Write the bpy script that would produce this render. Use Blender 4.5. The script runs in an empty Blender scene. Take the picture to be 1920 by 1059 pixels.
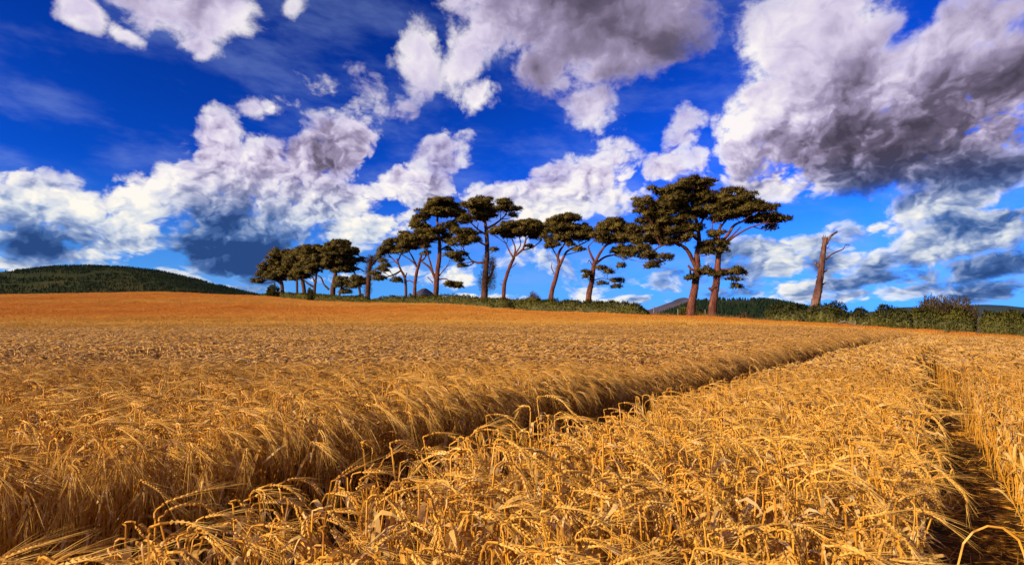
import bpy, bmesh, math, random
import numpy as np
from mathutils import Vector, Matrix, Euler

random.seed(7)
rng = np.random.default_rng(11)
scene = bpy.context.scene
COL = scene.collection
R = math.radians

# ------------------------------------------------------------------ camera
CAM_Z = 1.45
FOCAL = 1000.0                       # focal length in pixels of a 1920 wide frame
HORIZON = 590.0                      # eye level in that frame
PITCH = math.atan((HORIZON - 529.5) / FOCAL)
cam_data = bpy.data.cameras.new('camera')
cam_data.sensor_width = 36.0
cam_data.lens = 36.0 * FOCAL / 1920.0
cam_data.clip_start = 0.05
cam_data.clip_end = 40000.0
cam = bpy.data.objects.new('camera', cam_data)
COL.objects.link(cam)
cam.location = (0, 0, CAM_Z)
cam.rotation_euler = (R(90) + PITCH, 0, 0)
scene.camera = cam

# ------------------------------------------------------------------ exposure
vs = scene.view_settings
vs.view_transform = 'Standard'
vs.look = 'None'
vs.exposure = 0.62
vs.gamma = 1.0
vs.use_curve_mapping = False
scene.render.engine = 'CYCLES'
scene.cycles.max_bounces = 5
scene.cycles.diffuse_bounces = 3
scene.cycles.glossy_bounces = 1
scene.cycles.transmission_bounces = 3
scene.cycles.transparent_max_bounces = 4
scene.cycles.use_adaptive_sampling = True
scene.cycles.adaptive_threshold = 0.02
scene.cycles.use_denoising = True
scene.cycles.caustics_reflective = False
scene.cycles.caustics_refractive = False


def ray(px, py):
    """unit direction in the world for a point of the 1920x1059 frame"""
    x, y = (px - 960.0) / FOCAL, (529.5 - py) / FOCAL
    c, s = math.cos(PITCH), math.sin(PITCH)
    return Vector((x, c - y * s, s + y * c)).normalized()


def at(px, py, depth):
    d = ray(px, py)
    return Vector((0, 0, CAM_Z)) + d * (depth / d.y)


# ------------------------------------------------------------------ sun
SUN_EL = R(24)
SUN_AZ = R(-128)                     # from straight ahead, negative = to the left (a little behind the camera)
sun_vec = Vector((math.sin(SUN_AZ) * math.cos(SUN_EL), math.cos(SUN_AZ) * math.cos(SUN_EL), math.sin(SUN_EL)))
sl = bpy.data.lights.new('sun', 'SUN')
sl.energy = 5.0
sl.angle = R(0.6)
sl.color = (1.0, 0.77, 0.44)
so = bpy.data.objects.new('sun', sl)
COL.objects.link(so)
so.rotation_euler = sun_vec.to_track_quat('Z', 'Y').to_euler()
so.location = (-30, -10, 40)


# ------------------------------------------------------------------ node helper
class Nodes:
    def __init__(self, tree):
        self.t = tree
        self.n = tree.nodes
        self.l = tree.links

    def put(self, sock, v):
        if v is None:
            return
        if isinstance(v, bpy.types.NodeSocket):
            self.l.new(v, sock)
        else:
            if hasattr(sock.default_value, '__len__') and len(sock.default_value) == 4 and len(v) == 3:
                v = (*v, 1)
            sock.default_value = v

    def math(self, op, a, b=None, c=None, clamp=False):
        n = self.n.new('ShaderNodeMath')
        n.operation = op
        n.use_clamp = clamp
        for i, v in enumerate((a, b, c)):
            self.put(n.inputs[i], v)
        return n.outputs[0]

    def vmath(self, op, a, b=None, scale=None):
        n = self.n.new('ShaderNodeVectorMath')
        n.operation = op
        self.put(n.inputs[0], a)
        if b is not None:
            self.put(n.inputs[1], b)
        if scale is not None:
            self.put(n.inputs['Scale'], scale)
        return n.outputs['Value' if op in ('LENGTH', 'DOT_PRODUCT', 'DISTANCE') else 'Vector']

    def noise(self, vec, scale, detail=2.0, rough=0.5, dist=0.0, typ='FBM', lac=2.0, color=False):
        n = self.n.new('ShaderNodeTexNoise')
        n.noise_type = typ
        n.normalize = True
        self.put(n.inputs['Vector'], vec)
        n.inputs['Scale'].default_value = scale
        n.inputs['Detail'].default_value = detail
        n.inputs['Roughness'].default_value = rough
        n.inputs['Lacunarity'].default_value = lac
        n.inputs['Distortion'].default_value = dist
        return n.outputs['Color' if color else 'Fac']

    def ramp(self, fac, stops, interp='LINEAR'):
        n = self.n.new('ShaderNodeValToRGB')
        n.color_ramp.interpolation = interp
        el = n.color_ramp.elements
        while len(el) < len(stops):
            el.new(0.5)
        for e, (p, c) in zip(el, stops):
            e.position = p
            e.color = (*c, 1) if len(c) == 3 else c
        self.put(n.inputs[0], fac)
        return n.outputs[0]

    def maprange(self, v, a, b, c=0.0, d=1.0, smooth=False):
        n = self.n.new('ShaderNodeMapRange')
        n.interpolation_type = 'SMOOTHSTEP' if smooth else 'LINEAR'
        for i, x in enumerate((v, a, b, c, d)):
            self.put(n.inputs[i], x)
        return n.outputs[0]

    def mix(self, fac, a, b, mode='MIX'):
        n = self.n.new('ShaderNodeMix')
        n.data_type = 'RGBA'
        n.blend_type = mode
        self.put(n.inputs[0], fac)
        self.put(n.inputs[6], a)
        self.put(n.inputs[7], b)
        return n.outputs[2]

    def new(self, kind, **inp):
        n = self.n.new(kind)
        for k, v in inp.items():
            self.put(n.inputs[k.replace('_', ' ')], v)
        return n


# ------------------------------------------------------------------ world: clear sky + cumulus
world = bpy.data.worlds.new('World')
scene.world = world
world.use_nodes = True
world.cycles.sampling_method = 'MANUAL'
world.cycles.sample_map_resolution = 512

# each cloud mass: position, half width, half height (pixels of the frame, turned into sky directions),
# turn in degrees, tone (1 = sunlit top, 0 = shaded base), weight
CLOUDS = [
    # high left
    (150, 0, 80, 42, 25, .85, 1), (345, 20, 165, 80, 10, .75, 1), (330, -50, 160, 80, 0, .45, 1), (365, 86, 80, 38, 25, 1., .9),
    (240, 56, 64, 22, 40, 1., .85), (455, 40, 60, 60, 0, .95, .85), (560, 25, 34, 36, 0, .9, .7),
    # wisps left of the middle
    (778, 105, 62, 92, 0, .92, .82), (602, 160, 56, 34, 20, .9, .72), (682, 175, 50, 110, -15, .62, .62),
    (840, 280, 84, 60, -25, .75, .68), (745, 195, 40, 60, 0, .6, .6),
    # middle top
    (868, 120, 64, 105, 0, .95, .95), (935, 40, 120, 90, 0, .85, 1), (1120, 30, 210, 150, 0, .12, 1.1),
    (885, 172, 70, 46, -20, 1., .9), (1045, 105, 86, 80, 20, .78, .95), (1262, 5, 80, 60, -35, .70, .9), (1150, 120, 110, 50, -15, .25, .9),
    # column above the middle trees
    (1195, 122, 54, 30, 15, 1., .8), (1120, 200, 66, 66, 0, 1., .78), (1122, 268, 50, 54, 0, 1., .7), (1110, 330, 90, 62, 0, .86, .82),
    (1035, 385, 100, 64, -20, 1.1, .95), (1150, 335, 54, 95, 0, .85, .82), (950, 365, 100, 34, 0, .88, .8), (1032, 316, 54, 22, 0, .95, .72),
    (1285, 250, 40, 72, 20, .85, .66), (1245, 335, 70, 46, -30, 1., .82), (1315, 320, 44, 46, 0, .9, .7),
    # puff
    (778, 352, 84, 46, 5, .85, .95), (765, 328, 40, 32, 0, 1.1, .85), (880, 350, 50, 14, -20, 1., .66),
    # big cumulus left of the trees
    (392, 285, 56, 96, 10, .95, .95), (335, 352, 76, 58, 0, 1.05, .95), (262, 372, 76, 60, 0, 1.05, .95), (245, 440, 76, 86, 0, .95, .95),
    (470, 340, 105, 76, -15, .85, 1), (640, 268, 80, 80, -20, 1., .95), (585, 290, 84, 50, -20, .20, 1),
    (560, 372, 120, 62, 0, .72, 1), (650, 385, 90, 46, 0, .95, .95), (490, 205, 68, 28, -5, 1.05, .80), (328, 282, 36, 36, 0, .9, .68),
    (445, 452, 160, 72, 0, -.20, 1), (390, 392, 56, 46, 0, .05, .95), (690, 428, 110, 38, -5, 1., .9),
    # far left cumulus
    (45, 385, 130, 60, 5, 1.05, 1), (150, 412, 90, 56, 30, .9, 1), (105, 462, 150, 42, 10, -.12, 1),
    (20, 500, 110, 22, 0, .95, .85), (250, 482, 60, 46, 40, 1.05, .85), (345, 515, 110, 16, 12, 1., .8), (145, 346, 34, 16, 20, 1., .7),
    # low behind the trunks
    (860, 520, 80, 34, -10, 1., .78), (1085, 540, 56, 40, 0, 1.05, .74), (1000, 485, 100, 24, -5, .95, .72), (1240, 530, 50, 20, 0, .95, .68),
    (1190, 500, 220, 34, 0, .05, .66),
    (620, 470, 90, 16, -4, .9, .76), (700, 515, 120, 14, -3, .95, .78), (930, 560, 160, 13, 0, .95, .74), (1180, 566, 130, 12, -2, .95, .78), (420, 528, 110, 10, 4, 1., .8),
    # big cloud at the right
    (1505, 125, 130, 150, 15, .98, 1.05), (1440, 240, 100, 125, 15, 1.12, 1.1), (1425, 318, 90, 52, 0, .75, 1), (1575, 50, 120, 90, 0, .82, 1),
    (1610, 290, 190, 70, -10, -.04, 1.1), (1590, 190, 150, 110, -20, .52, 1.15), (1760, 180, 200, 110, -25, .40, 1.1), (1450, 350, 100, 24, 0, .70, .85),
    (1680, 150, 140, 80, -35, .64, 1), (1800, 85, 180, 80, -30, .60, 1), (1730, 225, 190, 70, -20, .34, 1),
    (1890, 140, 140, 110, -10, .42, 1), (1790, 290, 180, 62, -10, .0, 1), (1905, 240, 62, 62, 0, 1., .95),
    (1860, 330, 150, 44, -10, .22, 1), (1780, 382, 130, 38, -8, .80, 1), (1880, 405, 160, 24, -5, .05, .95), (1420, 20, 46, 50, 0, .7, .64),
    # low bands at the right
    (1450, 458, 160, 26, -6, .82, .9), (1500, 492, 170, 46, 0, .25, .85), (1468, 506, 44, 32, -15, 1.1, .9), (1540, 500, 70, 38, -30, 1.05, .9),
    (1625, 500, 60, 34, -25, 1.05, .85), (1760, 455, 130, 54, -20, .92, .95), (1860, 440, 130, 50, -15, .60, .95),
    (1650, 424, 140, 24, -6, .78, .8), (1600, 530, 320, 22, -4, -.15, .85), (1860, 502, 180, 28, -8, .0, .9),
    (1492, 556, 62, 26, 0, 1.05, .85), (1585, 561, 60, 16, -5, 1., .8), (1710, 545, 110, 22, -8, .85, .8), (1860, 550, 150, 30, -4, .18, .85),
]


SPREAD = 1.5
THRESH = 0.345


def s2l(r, g, b, k=10.0):
    f = lambda v: (v / 255 / 12.92 if v <= 10 else ((v / 255 + 0.055) / 1.055) ** 2.4) * k
    return (f(r), f(g), f(b))


def build_world():
    nt = world.node_tree
    nt.nodes.clear()
    N = Nodes(nt)
    tc = nt.nodes.new('ShaderNodeTexCoord')
    d = tc.outputs['Generated']
    sep = nt.nodes.new('ShaderNodeSeparateXYZ')
    nt.links.new(d, sep.inputs[0])
    dz = sep.outputs[2]

    # clear sky
    sky = nt.nodes.new('ShaderNodeTexSky')
    sky.sky_type = 'NISHITA'
    sky.sun_disc = False
    sky.sun_elevation = SUN_EL
    sky.sun_rotation = SUN_AZ
    sky.air_density = 1.0
    sky.dust_density = 0.2
    sky.ozone_density = 2.0
    rad = N.math('SQRT', N.math('MULTIPLY_ADD', dz, dz, 0.035))      # keep clear of the yellow band at the horizon
    cx = nt.nodes.new('ShaderNodeCombineXYZ')
    nt.links.new(sep.outputs[0], cx.inputs[0])
    nt.links.new(sep.outputs[1], cx.inputs[1])
    nt.links.new(rad, cx.inputs[2])
    nt.links.new(N.vmath('NORMALIZE', cx.outputs[0]), sky.inputs['Vector'])
    # polarised, saturated blue
    g = N.new('ShaderNodeGamma', Color=N.mix(1.0, sky.outputs[0], SKY_PRE, 'MULTIPLY'), Gamma=SKY_GAMMA).outputs[0]
    clear = N.mix(1.0, g, SKY_POST, 'MULTIPLY')
    clear = N.mix(N.maprange(dz, 0.24, 0.0, 0.0, 0.60, True), clear, s2l(112, 194, 242))     # paler air low down

    # position on a sky plane ahead (x/y, z/y), warped so that the masses have billowing outlines
    w1 = N.vmath('SUBTRACT', N.noise(d, 5.0, 3.0, 0.55, color=True), (0.5, 0.5, 0.5))
    dw = N.vmath('MULTIPLY_ADD', w1, (0.085, 0.085, 0.06))
    nt.links.new(d, dw.node.inputs[2])
    sw = nt.nodes.new('ShaderNodeSeparateXYZ')
    nt.links.new(dw, sw.inputs[0])
    yy = N.math('MAXIMUM', sw.outputs[1], 0.15)
    U = N.math('DIVIDE', sw.outputs[0], yy)
    V = N.math('DIVIDE', sw.outputs[2], yy)

    def mad(x, y, z):
        n = nt.nodes.new('ShaderNodeVectorMath')
        n.operation = 'MULTIPLY_ADD'
        for i, q in enumerate((x, y, z)):
            N.put(n.inputs[i], q)
        return n.outputs[0]

    numV = denV = MV = hold = None
    cl = list(CLOUDS)
    while len(cl) % 3:
        cl.append((960, -4000, 10, 10, 0, .5, .01))
    for k in range(0, len(cl), 3):       # three masses at a time, one in each component of a vector
        A1, B1, C1, A2, B2, C2, T, W = ([] for _ in range(8))
        for (px, py, rx, ry, ang, tone, wt) in cl[k:k + 3]:
            r0 = ray(px, py)
            u, v = r0.x / r0.y, r0.z / r0.y
            c, sn = math.cos(R(ang)), math.sin(R(ang))     # image angle: positive turns clockwise (v points up)
            ia, ib = 1000.0 / (rx * SPREAD), 1000.0 / (ry * SPREAD)
            A1.append(c * ia); B1.append(-sn * ia); C1.append(-(c * u - sn * v) * ia)
            A2.append(sn * ib); B2.append(c * ib); C2.append(-(sn * u + c * v) * ib)
            T.append(tone); W.append(wt)
        c1 = tuple(C1) if hold is None else N.vmath('ADD', hold, tuple(C1))   # batches keep the shader's stack small
        c2 = tuple(C2) if hold is None else N.vmath('ADD', hold, tuple(C2))
        q1 = mad(U, tuple(A1), mad(V, tuple(B1), c1))
        q2 = mad(U, tuple(A2), mad(V, tuple(B2), c2))
        r2 = mad(q2, q2, N.vmath('MULTIPLY', q1, q1))
        w = N.vmath('MAXIMUM', mad(r2, tuple(-x for x in W), tuple(W)), (0, 0, 0))
        numV = N.vmath('MULTIPLY', w, tuple(T)) if numV is None else mad(w, tuple(T), numV)
        denV = w if denV is None else N.vmath('ADD', w, denV)
        MV = w if MV is None else N.vmath('MAXIMUM', w, MV)
        if (k // 3) % 2 == 1:
            hold = N.vmath('SCALE', N.vmath('ADD', numV, N.vmath('ADD', denV, MV)), scale=1e-7)
    num = N.vmath('DOT_PRODUCT', numV, (1, 1, 1))
    den = N.vmath('DOT_PRODUCT', denV, (1, 1, 1))
    sm = nt.nodes.new('ShaderNodeSeparateXYZ')
    nt.links.new(MV, sm.inputs[0])
    M = N.math('MAXIMUM', sm.outputs[0], N.math('MAXIMUM', sm.outputs[1], sm.outputs[2]))
    # unseen rest of the sky: broken cumulus, cover raised to whiten ambient light
    fwd = N.vmath('DOT_PRODUCT', d, tuple(ray(960, 330)))
    outside = N.maprange(fwd, 0.70, 0.50, 0, 1, True)
    low = N.noise(d, 3.0, 2.0, 0.5)
    M2 = N.math('MULTIPLY', N.maprange(low, 0.34, 0.56), outside)
    M = N.math('MAXIMUM', M, M2)
    num = N.math('MULTIPLY_ADD', M2, 0.55, num)
    den = N.math('ADD', M2, den)
    tone = N.math('DIVIDE', num, N.math('MAXIMUM', den, 0.02))
    Mc = M

    # billows, flattened towards the horizon as a cloud deck is
    zz = N.math('MAXIMUM', sw.outputs[2], 0.0)
    gz = N.math('MULTIPLY_ADD', N.math('LOGARITHM', N.math('ADD', zz, 0.03), math.e), 0.07, zz)
    st = nt.nodes.new('ShaderNodeCombineXYZ')
    nt.links.new(sw.outputs[0], st.inputs[0])
    nt.links.new(sw.outputs[1], st.inputs[1])
    nt.links.new(gz, st.inputs[2])
    stretch = st.outputs[0]
    L = (sun_vec - ray(960, 300) * sun_vec.dot(ray(960, 300))).normalized()

    f0 = N.noise(stretch, 9.0, 8.0, 0.62)
    s0 = N.noise(stretch, 8.0, 2.6, 0.5)
    s1 = N.noise(N.vmath('ADD', stretch, tuple(L * 0.04)), 8.0, 2.6, 0.5)
    wv = N.vmath('SUBTRACT', N.noise(stretch, 22.0, 3.0, 0.6, color=True), (.5, .5, .5))
    vw = mad(wv, (0.05, 0.05, 0.05), stretch)

    def lumps(v):
        vo = nt.nodes.new('ShaderNodeTexVoronoi')
        vo.feature = 'F1'
        vo.inputs['Scale'].default_value = 15.0
        vo.inputs['Detail'].default_value = 2.0
        vo.inputs['Roughness'].default_value = 0.55
        vo.inputs['Lacunarity'].default_value = 2.3
        nt.links.new(v, vo.inputs['Vector'])
        return vo.outputs['Distance']

    v0 = lumps(vw)
    v1 = lumps(N.vmath('ADD', vw, tuple(L * 0.014)))
    puff = N.math('SUBTRACT', 0.45, v0)
    lit = N.math('SUBTRACT', v1, v0)
    soft = N.maprange(dz, 0.22, 0.42, 0.0, 1.0, True)      # the high masses seen from below are smoother

    amp = N.maprange(dz, 0.02, 0.22, 1.15, 1.75)
    dens = N.math('MULTIPLY_ADD', N.math('SUBTRACT', f0, 0.5), amp, N.math('SUBTRACT', Mc, THRESH))
    dens = N.math('MULTIPLY_ADD', puff, N.maprange(soft, 0, 1, 0.42, 0.26), dens)
    alpha = N.maprange(dens, -0.02, N.maprange(soft, 0, 1, 0.22, 0.34), 0, 1, True)
    # thin veils of high cloud
    vz = nt.nodes.new('ShaderNodeCombineXYZ')
    nt.links.new(N.math('MULTIPLY_ADD', sw.outputs[0], 1.0, N.math('MULTIPLY', dz, 0.5)), vz.inputs[0])
    nt.links.new(sw.outputs[1], vz.inputs[1])
    nt.links.new(N.math('MULTIPLY', dz, 2.6), vz.inputs[2])
    veil = N.math('MULTIPLY', N.maprange(N.noise(vz.outputs[0], 4.5, 5.0, 0.6), 0.44, 0.80, 0, 1, True), N.maprange(dz, 0.75, 0.05, 0.18, 0.55))
    clear = N.mix(veil, clear, s2l(150, 175, 232))
    alpha = N.math('MULTIPLY', alpha, N.maprange(Mc, 0.30, 0.80, 0.45, 1.0))       # small scraps stay thin
    relief = N.math('SUBTRACT', s0, s1)
    t = N.math('MULTIPLY_ADD', relief, N.maprange(soft, 0, 1, 1.35, 0.95), tone)
    t = N.math('MULTIPLY_ADD', lit, N.maprange(soft, 0, 1, 0.80, 0.20), t)
    t = N.math('MULTIPLY_ADD', puff, N.maprange(soft, 0, 1, 0.36, 0.08), t)
    t = N.math('ADD', t, N.maprange(dens, 0.02, 0.50, 0.22, -0.10, True))       # thin sunlit edges, greyer hearts
    t = N.maprange(t, -0.25, 1.05)
    hi = N.ramp(t, CLOUD_HIGH)
    lo = N.ramp(t, CLOUD_LOW)
    el = N.maprange(dz, 0.14, 0.26, 0, 1, True)
    cloud = N.mix(el, lo, hi)
    col = N.mix(alpha, N.mix(1.0, clear, (SKY_K, SKY_K, SKY_K), 'MULTIPLY'), cloud)
    bg = nt.nodes.new('ShaderNodeBackground')
    nt.links.new(col, bg.inputs['Color'])
    bg.inputs['Strength'].default_value = 0.0655
    out = nt.nodes.new('ShaderNodeOutputWorld')
    nt.links.new(bg.outputs[0], out.inputs['Surface'])


SKY_PRE = (0.36, 0.36, 0.36)
SKY_GAMMA = 2.2
SKY_POST = (0.10, 1.00, 2.7)
SKY_K = 1.0


CLOUD_HIGH = [(0.0, s2l(72, 66, 84)), (0.26, s2l(104, 95, 118)), (0.50, s2l(158, 146, 178)), (0.72, s2l(214, 204, 230)), (1.0, s2l(252, 246, 246))]
CLOUD_LOW = [(0.0, s2l(42, 74, 132)), (0.25, s2l(74, 108, 166)), (0.48, s2l(142, 162, 202)), (0.72, s2l(212, 220, 232)), (1.0, s2l(255, 250, 238))]
build_world()

# ================================================================== helpers
def np_mesh(name, verts, faces, mats=(), smooth=False, normals=None, mat_idx=None):
    """faces: (n,3) or (n,4) int array"""
    verts = np.asarray(verts, dtype=np.float32).reshape(-1, 3)
    faces = np.asarray(faces, dtype=np.int32)
    k = faces.shape[1]
    me = bpy.data.meshes.new(name)
    me.vertices.add(len(verts))
    me.vertices.foreach_set('co', verts.ravel())
    me.loops.add(faces.size)
    me.loops.foreach_set('vertex_index', faces.ravel())
    me.polygons.add(len(faces))
    me.polygons.foreach_set('loop_start', np.arange(0, faces.size, k, dtype=np.int32))
    me.polygons.foreach_set('loop_total', np.full(len(faces), k, dtype=np.int32))
    if mat_idx is not None:
        me.polygons.foreach_set('material_index', np.asarray(mat_idx, dtype=np.int32))
    for m in mats:
        me.materials.append(m)
    me.update(calc_edges=True)
    me.polygons.foreach_set('use_smooth', np.full(len(faces), smooth))
    if normals is not None:
        me.normals_split_custom_set_from_vertices(np.asarray(normals, dtype=np.float32).reshape(-1, 3))
    return me


def link(name, me, parent=None, loc=None):
    o = bpy.data.objects.new(name, me)
    COL.objects.link(o)
    if parent is not None:
        o.parent = parent
    if loc is not None:
        o.location = loc
    return o


def tag(o, label=None, cat=None, group=None, kind=None):
    if label:
        o['label'] = label
    if cat:
        o['category'] = cat
    if group:
        o['group'] = group
    if kind:
        o['kind'] = kind
    return o


def interp(x, table):
    xs, ys = zip(*table)
    return np.interp(x, xs, ys)


def sstep(t):
    t = np.clip(t, 0, 1)
    return t * t * (3 - 2 * t)


def wob(x, y, f, seed=0.0):
    """cheap smooth 2-d wobble in -1..1"""
    return (np.sin(x * f + 1.3 * seed + 1.7 * np.sin(y * f * .7 + seed)) + np.sin(y * f * 1.1 + 2.1 * seed + 1.3 * np.sin(x * f * .8 + 2 * seed))
            + .5 * np.sin((x + y) * f * 2.1 + seed * 3.3)) / 2.5


# ================================================================== materials
def mat(name):
    m = bpy.data.materials.new(name)
    m.use_nodes = True
    m.node_tree.nodes.clear()
    return m, Nodes(m.node_tree)


def finish(m, N, shader):
    out = N.n.new('ShaderNodeOutputMaterial')
    N.l.new(shader, out.inputs['Surface'])
    return m


def surface(N, color, rough=0.8, bump=None, spec=0.3, strength=0.4, dist=0.02):
    b = N.new('ShaderNodeBsdfPrincipled', Base_Color=color, Roughness=rough)
    b.inputs['Specular IOR Level'].default_value = spec
    if bump is not None:
        bn = N.n.new('ShaderNodeBump')
        bn.inputs['Strength'].default_value = strength
        bn.inputs['Distance'].default_value = dist
        N.l.new(bump, bn.inputs['Height'])
        N.l.new(bn.outputs[0], b.inputs['Normal'])
    return b.outputs[0]


def leafy(N, color, trans=0.3, gloss=0.06, rough=0.5):
    d = N.new('ShaderNodeBsdfDiffuse', Color=color)
    t = N.new('ShaderNodeBsdfTranslucent', Color=color)
    mx = N.n.new('ShaderNodeMixShader')
    mx.inputs[0].default_value = trans
    N.l.new(d.outputs[0], mx.inputs[1])
    N.l.new(t.outputs[0], mx.inputs[2])
    if gloss <= 0:
        return mx.outputs[0]
    g = N.new('ShaderNodeBsdfGlossy', Color=(1, .95, .9), Roughness=rough)
    m2 = N.n.new('ShaderNodeMixShader')
    m2.inputs[0].default_value = gloss
    N.l.new(mx.outputs[0], m2.inputs[1])
    N.l.new(g.outputs[0], m2.inputs[2])
    return m2.outputs[0]


def geo_pos(N):
    return N.n.new('ShaderNodeNewGeometry').outputs['Position']


def obj_coord(N):
    return N.n.new('ShaderNodeTexCoord').outputs['Object']


def m_foliage(name, dark, light, scale=1.2, trans=0.22):
    m, N = mat(name)
    p = geo_pos(N)
    f = N.math('ADD', N.math('MULTIPLY', N.noise(p, scale, 3, .6), .7), N.math('MULTIPLY', N.noise(p, scale * 7, 1, .5), .3))
    isl = N.n.new('ShaderNodeNewGeometry').outputs['Random Per Island']
    f = N.math('ADD', f, N.math('MULTIPLY', N.math('SUBTRACT', isl, .5), .25))
    c = N.ramp(f, [(.34, dark), (.66, light)])
    return finish(m, N, leafy(N, c, trans, .015, .55))


def m_bark(name, a, b, c, scale=3.0, stops=(.3, .55, .75)):
    m, N = mat(name)
    p = geo_pos(N)
    st = N.vmath('MULTIPLY', p, (1, 1, .35))
    n1 = N.noise(st, scale, 5, .65)
    n2 = N.noise(p, .5, 2, .5)
    vo = N.new('ShaderNodeTexVoronoi', Vector=st, Scale=scale * 1.6)
    vo.feature = 'DISTANCE_TO_EDGE'
    col = N.ramp(n1, [(stops[0], a), (stops[1], b), (stops[2], c)])
    col = N.mix(N.maprange(n2, .4, .65), col, N.mix(.5, col, a))
    h = N.math('ADD', N.math('MULTIPLY', n1, .6), N.maprange(vo.outputs['Distance'], 0, .15, 0, .6))
    return finish(m, N, surface(N, col, .85, h, .2, .9, .06))


PINE = m_foliage('pine_needles', (.048, .038, .009), (.215, .155, .028), .9, .36)
PINE_FAR = m_foliage('pine_needles_far', (.042, .034, .009), (.185, .138, .028), .9, .36)
IVY = m_foliage('ivy_and_twigs', (.030, .018, .010), (.075, .048, .022), 1.5, .15)
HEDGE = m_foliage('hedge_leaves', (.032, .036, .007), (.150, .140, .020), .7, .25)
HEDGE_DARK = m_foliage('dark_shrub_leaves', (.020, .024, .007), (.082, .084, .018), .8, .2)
WILLOW = m_foliage('upright_shrub_leaves', (.028, .024, .010), (.110, .080, .032), 1.0, .25)
GORSE = m_foliage('bare_bush_twigs', (.050, .028, .030), (.120, .075, .070), 1.0, .1)
BARK = m_bark('pine_bark', (.050, .016, .011), (.165, .056, .036), (.27, .125, .085))
BARK_DARK = m_bark('old_pine_bark', (.040, .018, .012), (.12, .050, .032), (.20, .095, .065))
SNAG = m_bark('dead_wood', (.045, .018, .014), (.14, .062, .046), (.34, .25, .21), 1.2, (.36, .54, .72))
GREYWOOD = m_bark('weathered_wood', (.12, .10, .085), (.24, .20, .17), (.36, .31, .27), 4)


def m_soil():
    m, N = mat('field_soil')
    p = geo_pos(N)
    n = N.noise(p, 6, 6, .65)
    big = N.noise(p, .05, 4, .6)
    sep = N.n.new('ShaderNodeSeparateXYZ')
    N.l.new(p, sep.inputs[0])
    soil = N.ramp(n, [(.3, (.045, .020, .006)), (.7, (.11, .055, .016))])
    straw = N.ramp(N.noise(p, 40, 4, .7), [(.35, (.16, .065, .012)), (.7, (.42, .20, .040))])
    col = N.mix(N.maprange(n, .54, .70), soil, straw)
    # beyond the field: grass and stubble patches
    grass = N.ramp(big, [(.35, (.030, .040, .012)), (.5, (.055, .060, .018)), (.62, (.30, .20, .07))])
    far = N.maprange(N.vmath('LENGTH', p), 190, 240)
    col = N.mix(far, col, grass)
    return finish(m, N, surface(N, col, .95, n, .1, .5, .03))


SOIL = m_soil()

# ================================================================== the land
# edge of the field along the picture: column -> (depth of the edge, row where the standing crop ends against the sky)
EDGE_D = [(-900, 190), (0, 172), (300, 162), (480, 128), (600, 112), (700, 98), (800, 88), (900, 78), (1000, 71), (1100, 66), (1215, 61),
          (1300, 57), (1450, 51), (1600, 45), (1920, 38), (2400, 34)]
EDGE_Y = [(-900, 566), (0, 554), (300, 549.5), (480, 555.5), (580, 564.5), (690, 567.5), (800, 568.5), (850, 570.5), (940, 578), (1010, 582), (1100, 585), (1215, 589),
          (1300, 592), (1450, 600), (1600, 608), (1920, 628), (2400, 641)]
CROP_H = 0.85


def land_z(X, Y):
    X = np.asarray(X, dtype=float)
    Y = np.asarray(Y, dtype=float)
    px = np.clip(960 + FOCAL * X / np.maximum(Y, 1.0), -900, 2400)
    De = interp(px, EDGE_D)
    ze = CAM_Z + (HORIZON - interp(px, EDGE_Y)) / FOCAL * De - CROP_H
    d0 = interp(px, [(-900, 26), (1000, 26), (1300, 22), (1600, 14), (1920, 6), (2400, 4)])      # where the slope sets in
    s = sstep((Y - d0) / np.maximum(De - d0, 5))
    z = ze * s
    beyond = np.maximum(Y - De - 5, 0)
    z = z - np.minimum(beyond * .045, 13 + ze)
    z = np.where(Y < 0, 0.0, z)
    z = z + np.where(Y > 3, .05 * wob(X, Y, .11, 1.0) * sstep((Y - 3) / 15), 0)
    far = sstep((np.hypot(X, Y) - 700) / 3000)
    z = z + far * (7 + 6 * wob(X, Y, .0017, 2.0))
    return z


def build_ground():
    az = np.concatenate([np.linspace(-math.pi, -1.0, 40)[:-1], np.linspace(-1.0, 1.0, 221), np.linspace(1.0, math.pi, 40)[1:]])
    rad = np.concatenate([[0.02], np.geomspace(.6, 26000, 170)])
    A, Rr = np.meshgrid(az, rad)
    X, Y = Rr * np.sin(A), Rr * np.cos(A)
    Z = land_z(X, Y)
    n, k = A.shape
    v = np.stack([X, Y, Z], -1).reshape(-1, 3)
    i = np.arange(n - 1)[:, None] * k + np.arange(k - 1)[None, :]
    f = np.stack([i, i + 1, i + k + 1, i + k], -1).reshape(-1, 4)[:, ::-1]
    o = link('ground', np_mesh('ground', v, f, [SOIL], True))
    tag(o, kind='structure')


build_ground()


# ------------------------------------------------------------------ hills
def m_hill(name, stops, scale, extra=None):
    m, N = mat(name)
    p = geo_pos(N)
    n = N.noise(N.vmath('MULTIPLY', p, (1, 1, 2.5)), scale, 6, .6)
    return finish(m, N, surface(N, N.ramp(n, stops), .95, spec=.05))


HILL_GREEN = m_hill('wooded_hillside', [(.35, (.014, .022, .011)), (.52, (.026, .032, .013)), (.68, (.052, .046, .018))], .006)
HILL_HAZED_HEATH = m_hill('hazed_heather_hillside', [(.35, (.045, .048, .075)), (.55, (.085, .070, .105)), (.7, (.105, .085, .110))], .002)  # heather purple, with the blue of distance haze mixed into the colour
HILL_HAZE_BLUE = m_hill('haze_blue_hillside', [(.35, (.022, .042, .055)), (.6, (.040, .058, .062))], .002)  # distance haze put into the colour as blue
HILL_MOSS = m_hill('mossy_hillside', [(.35, (.020, .040, .028)), (.6, (.045, .060, .030))], .003)


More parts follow.
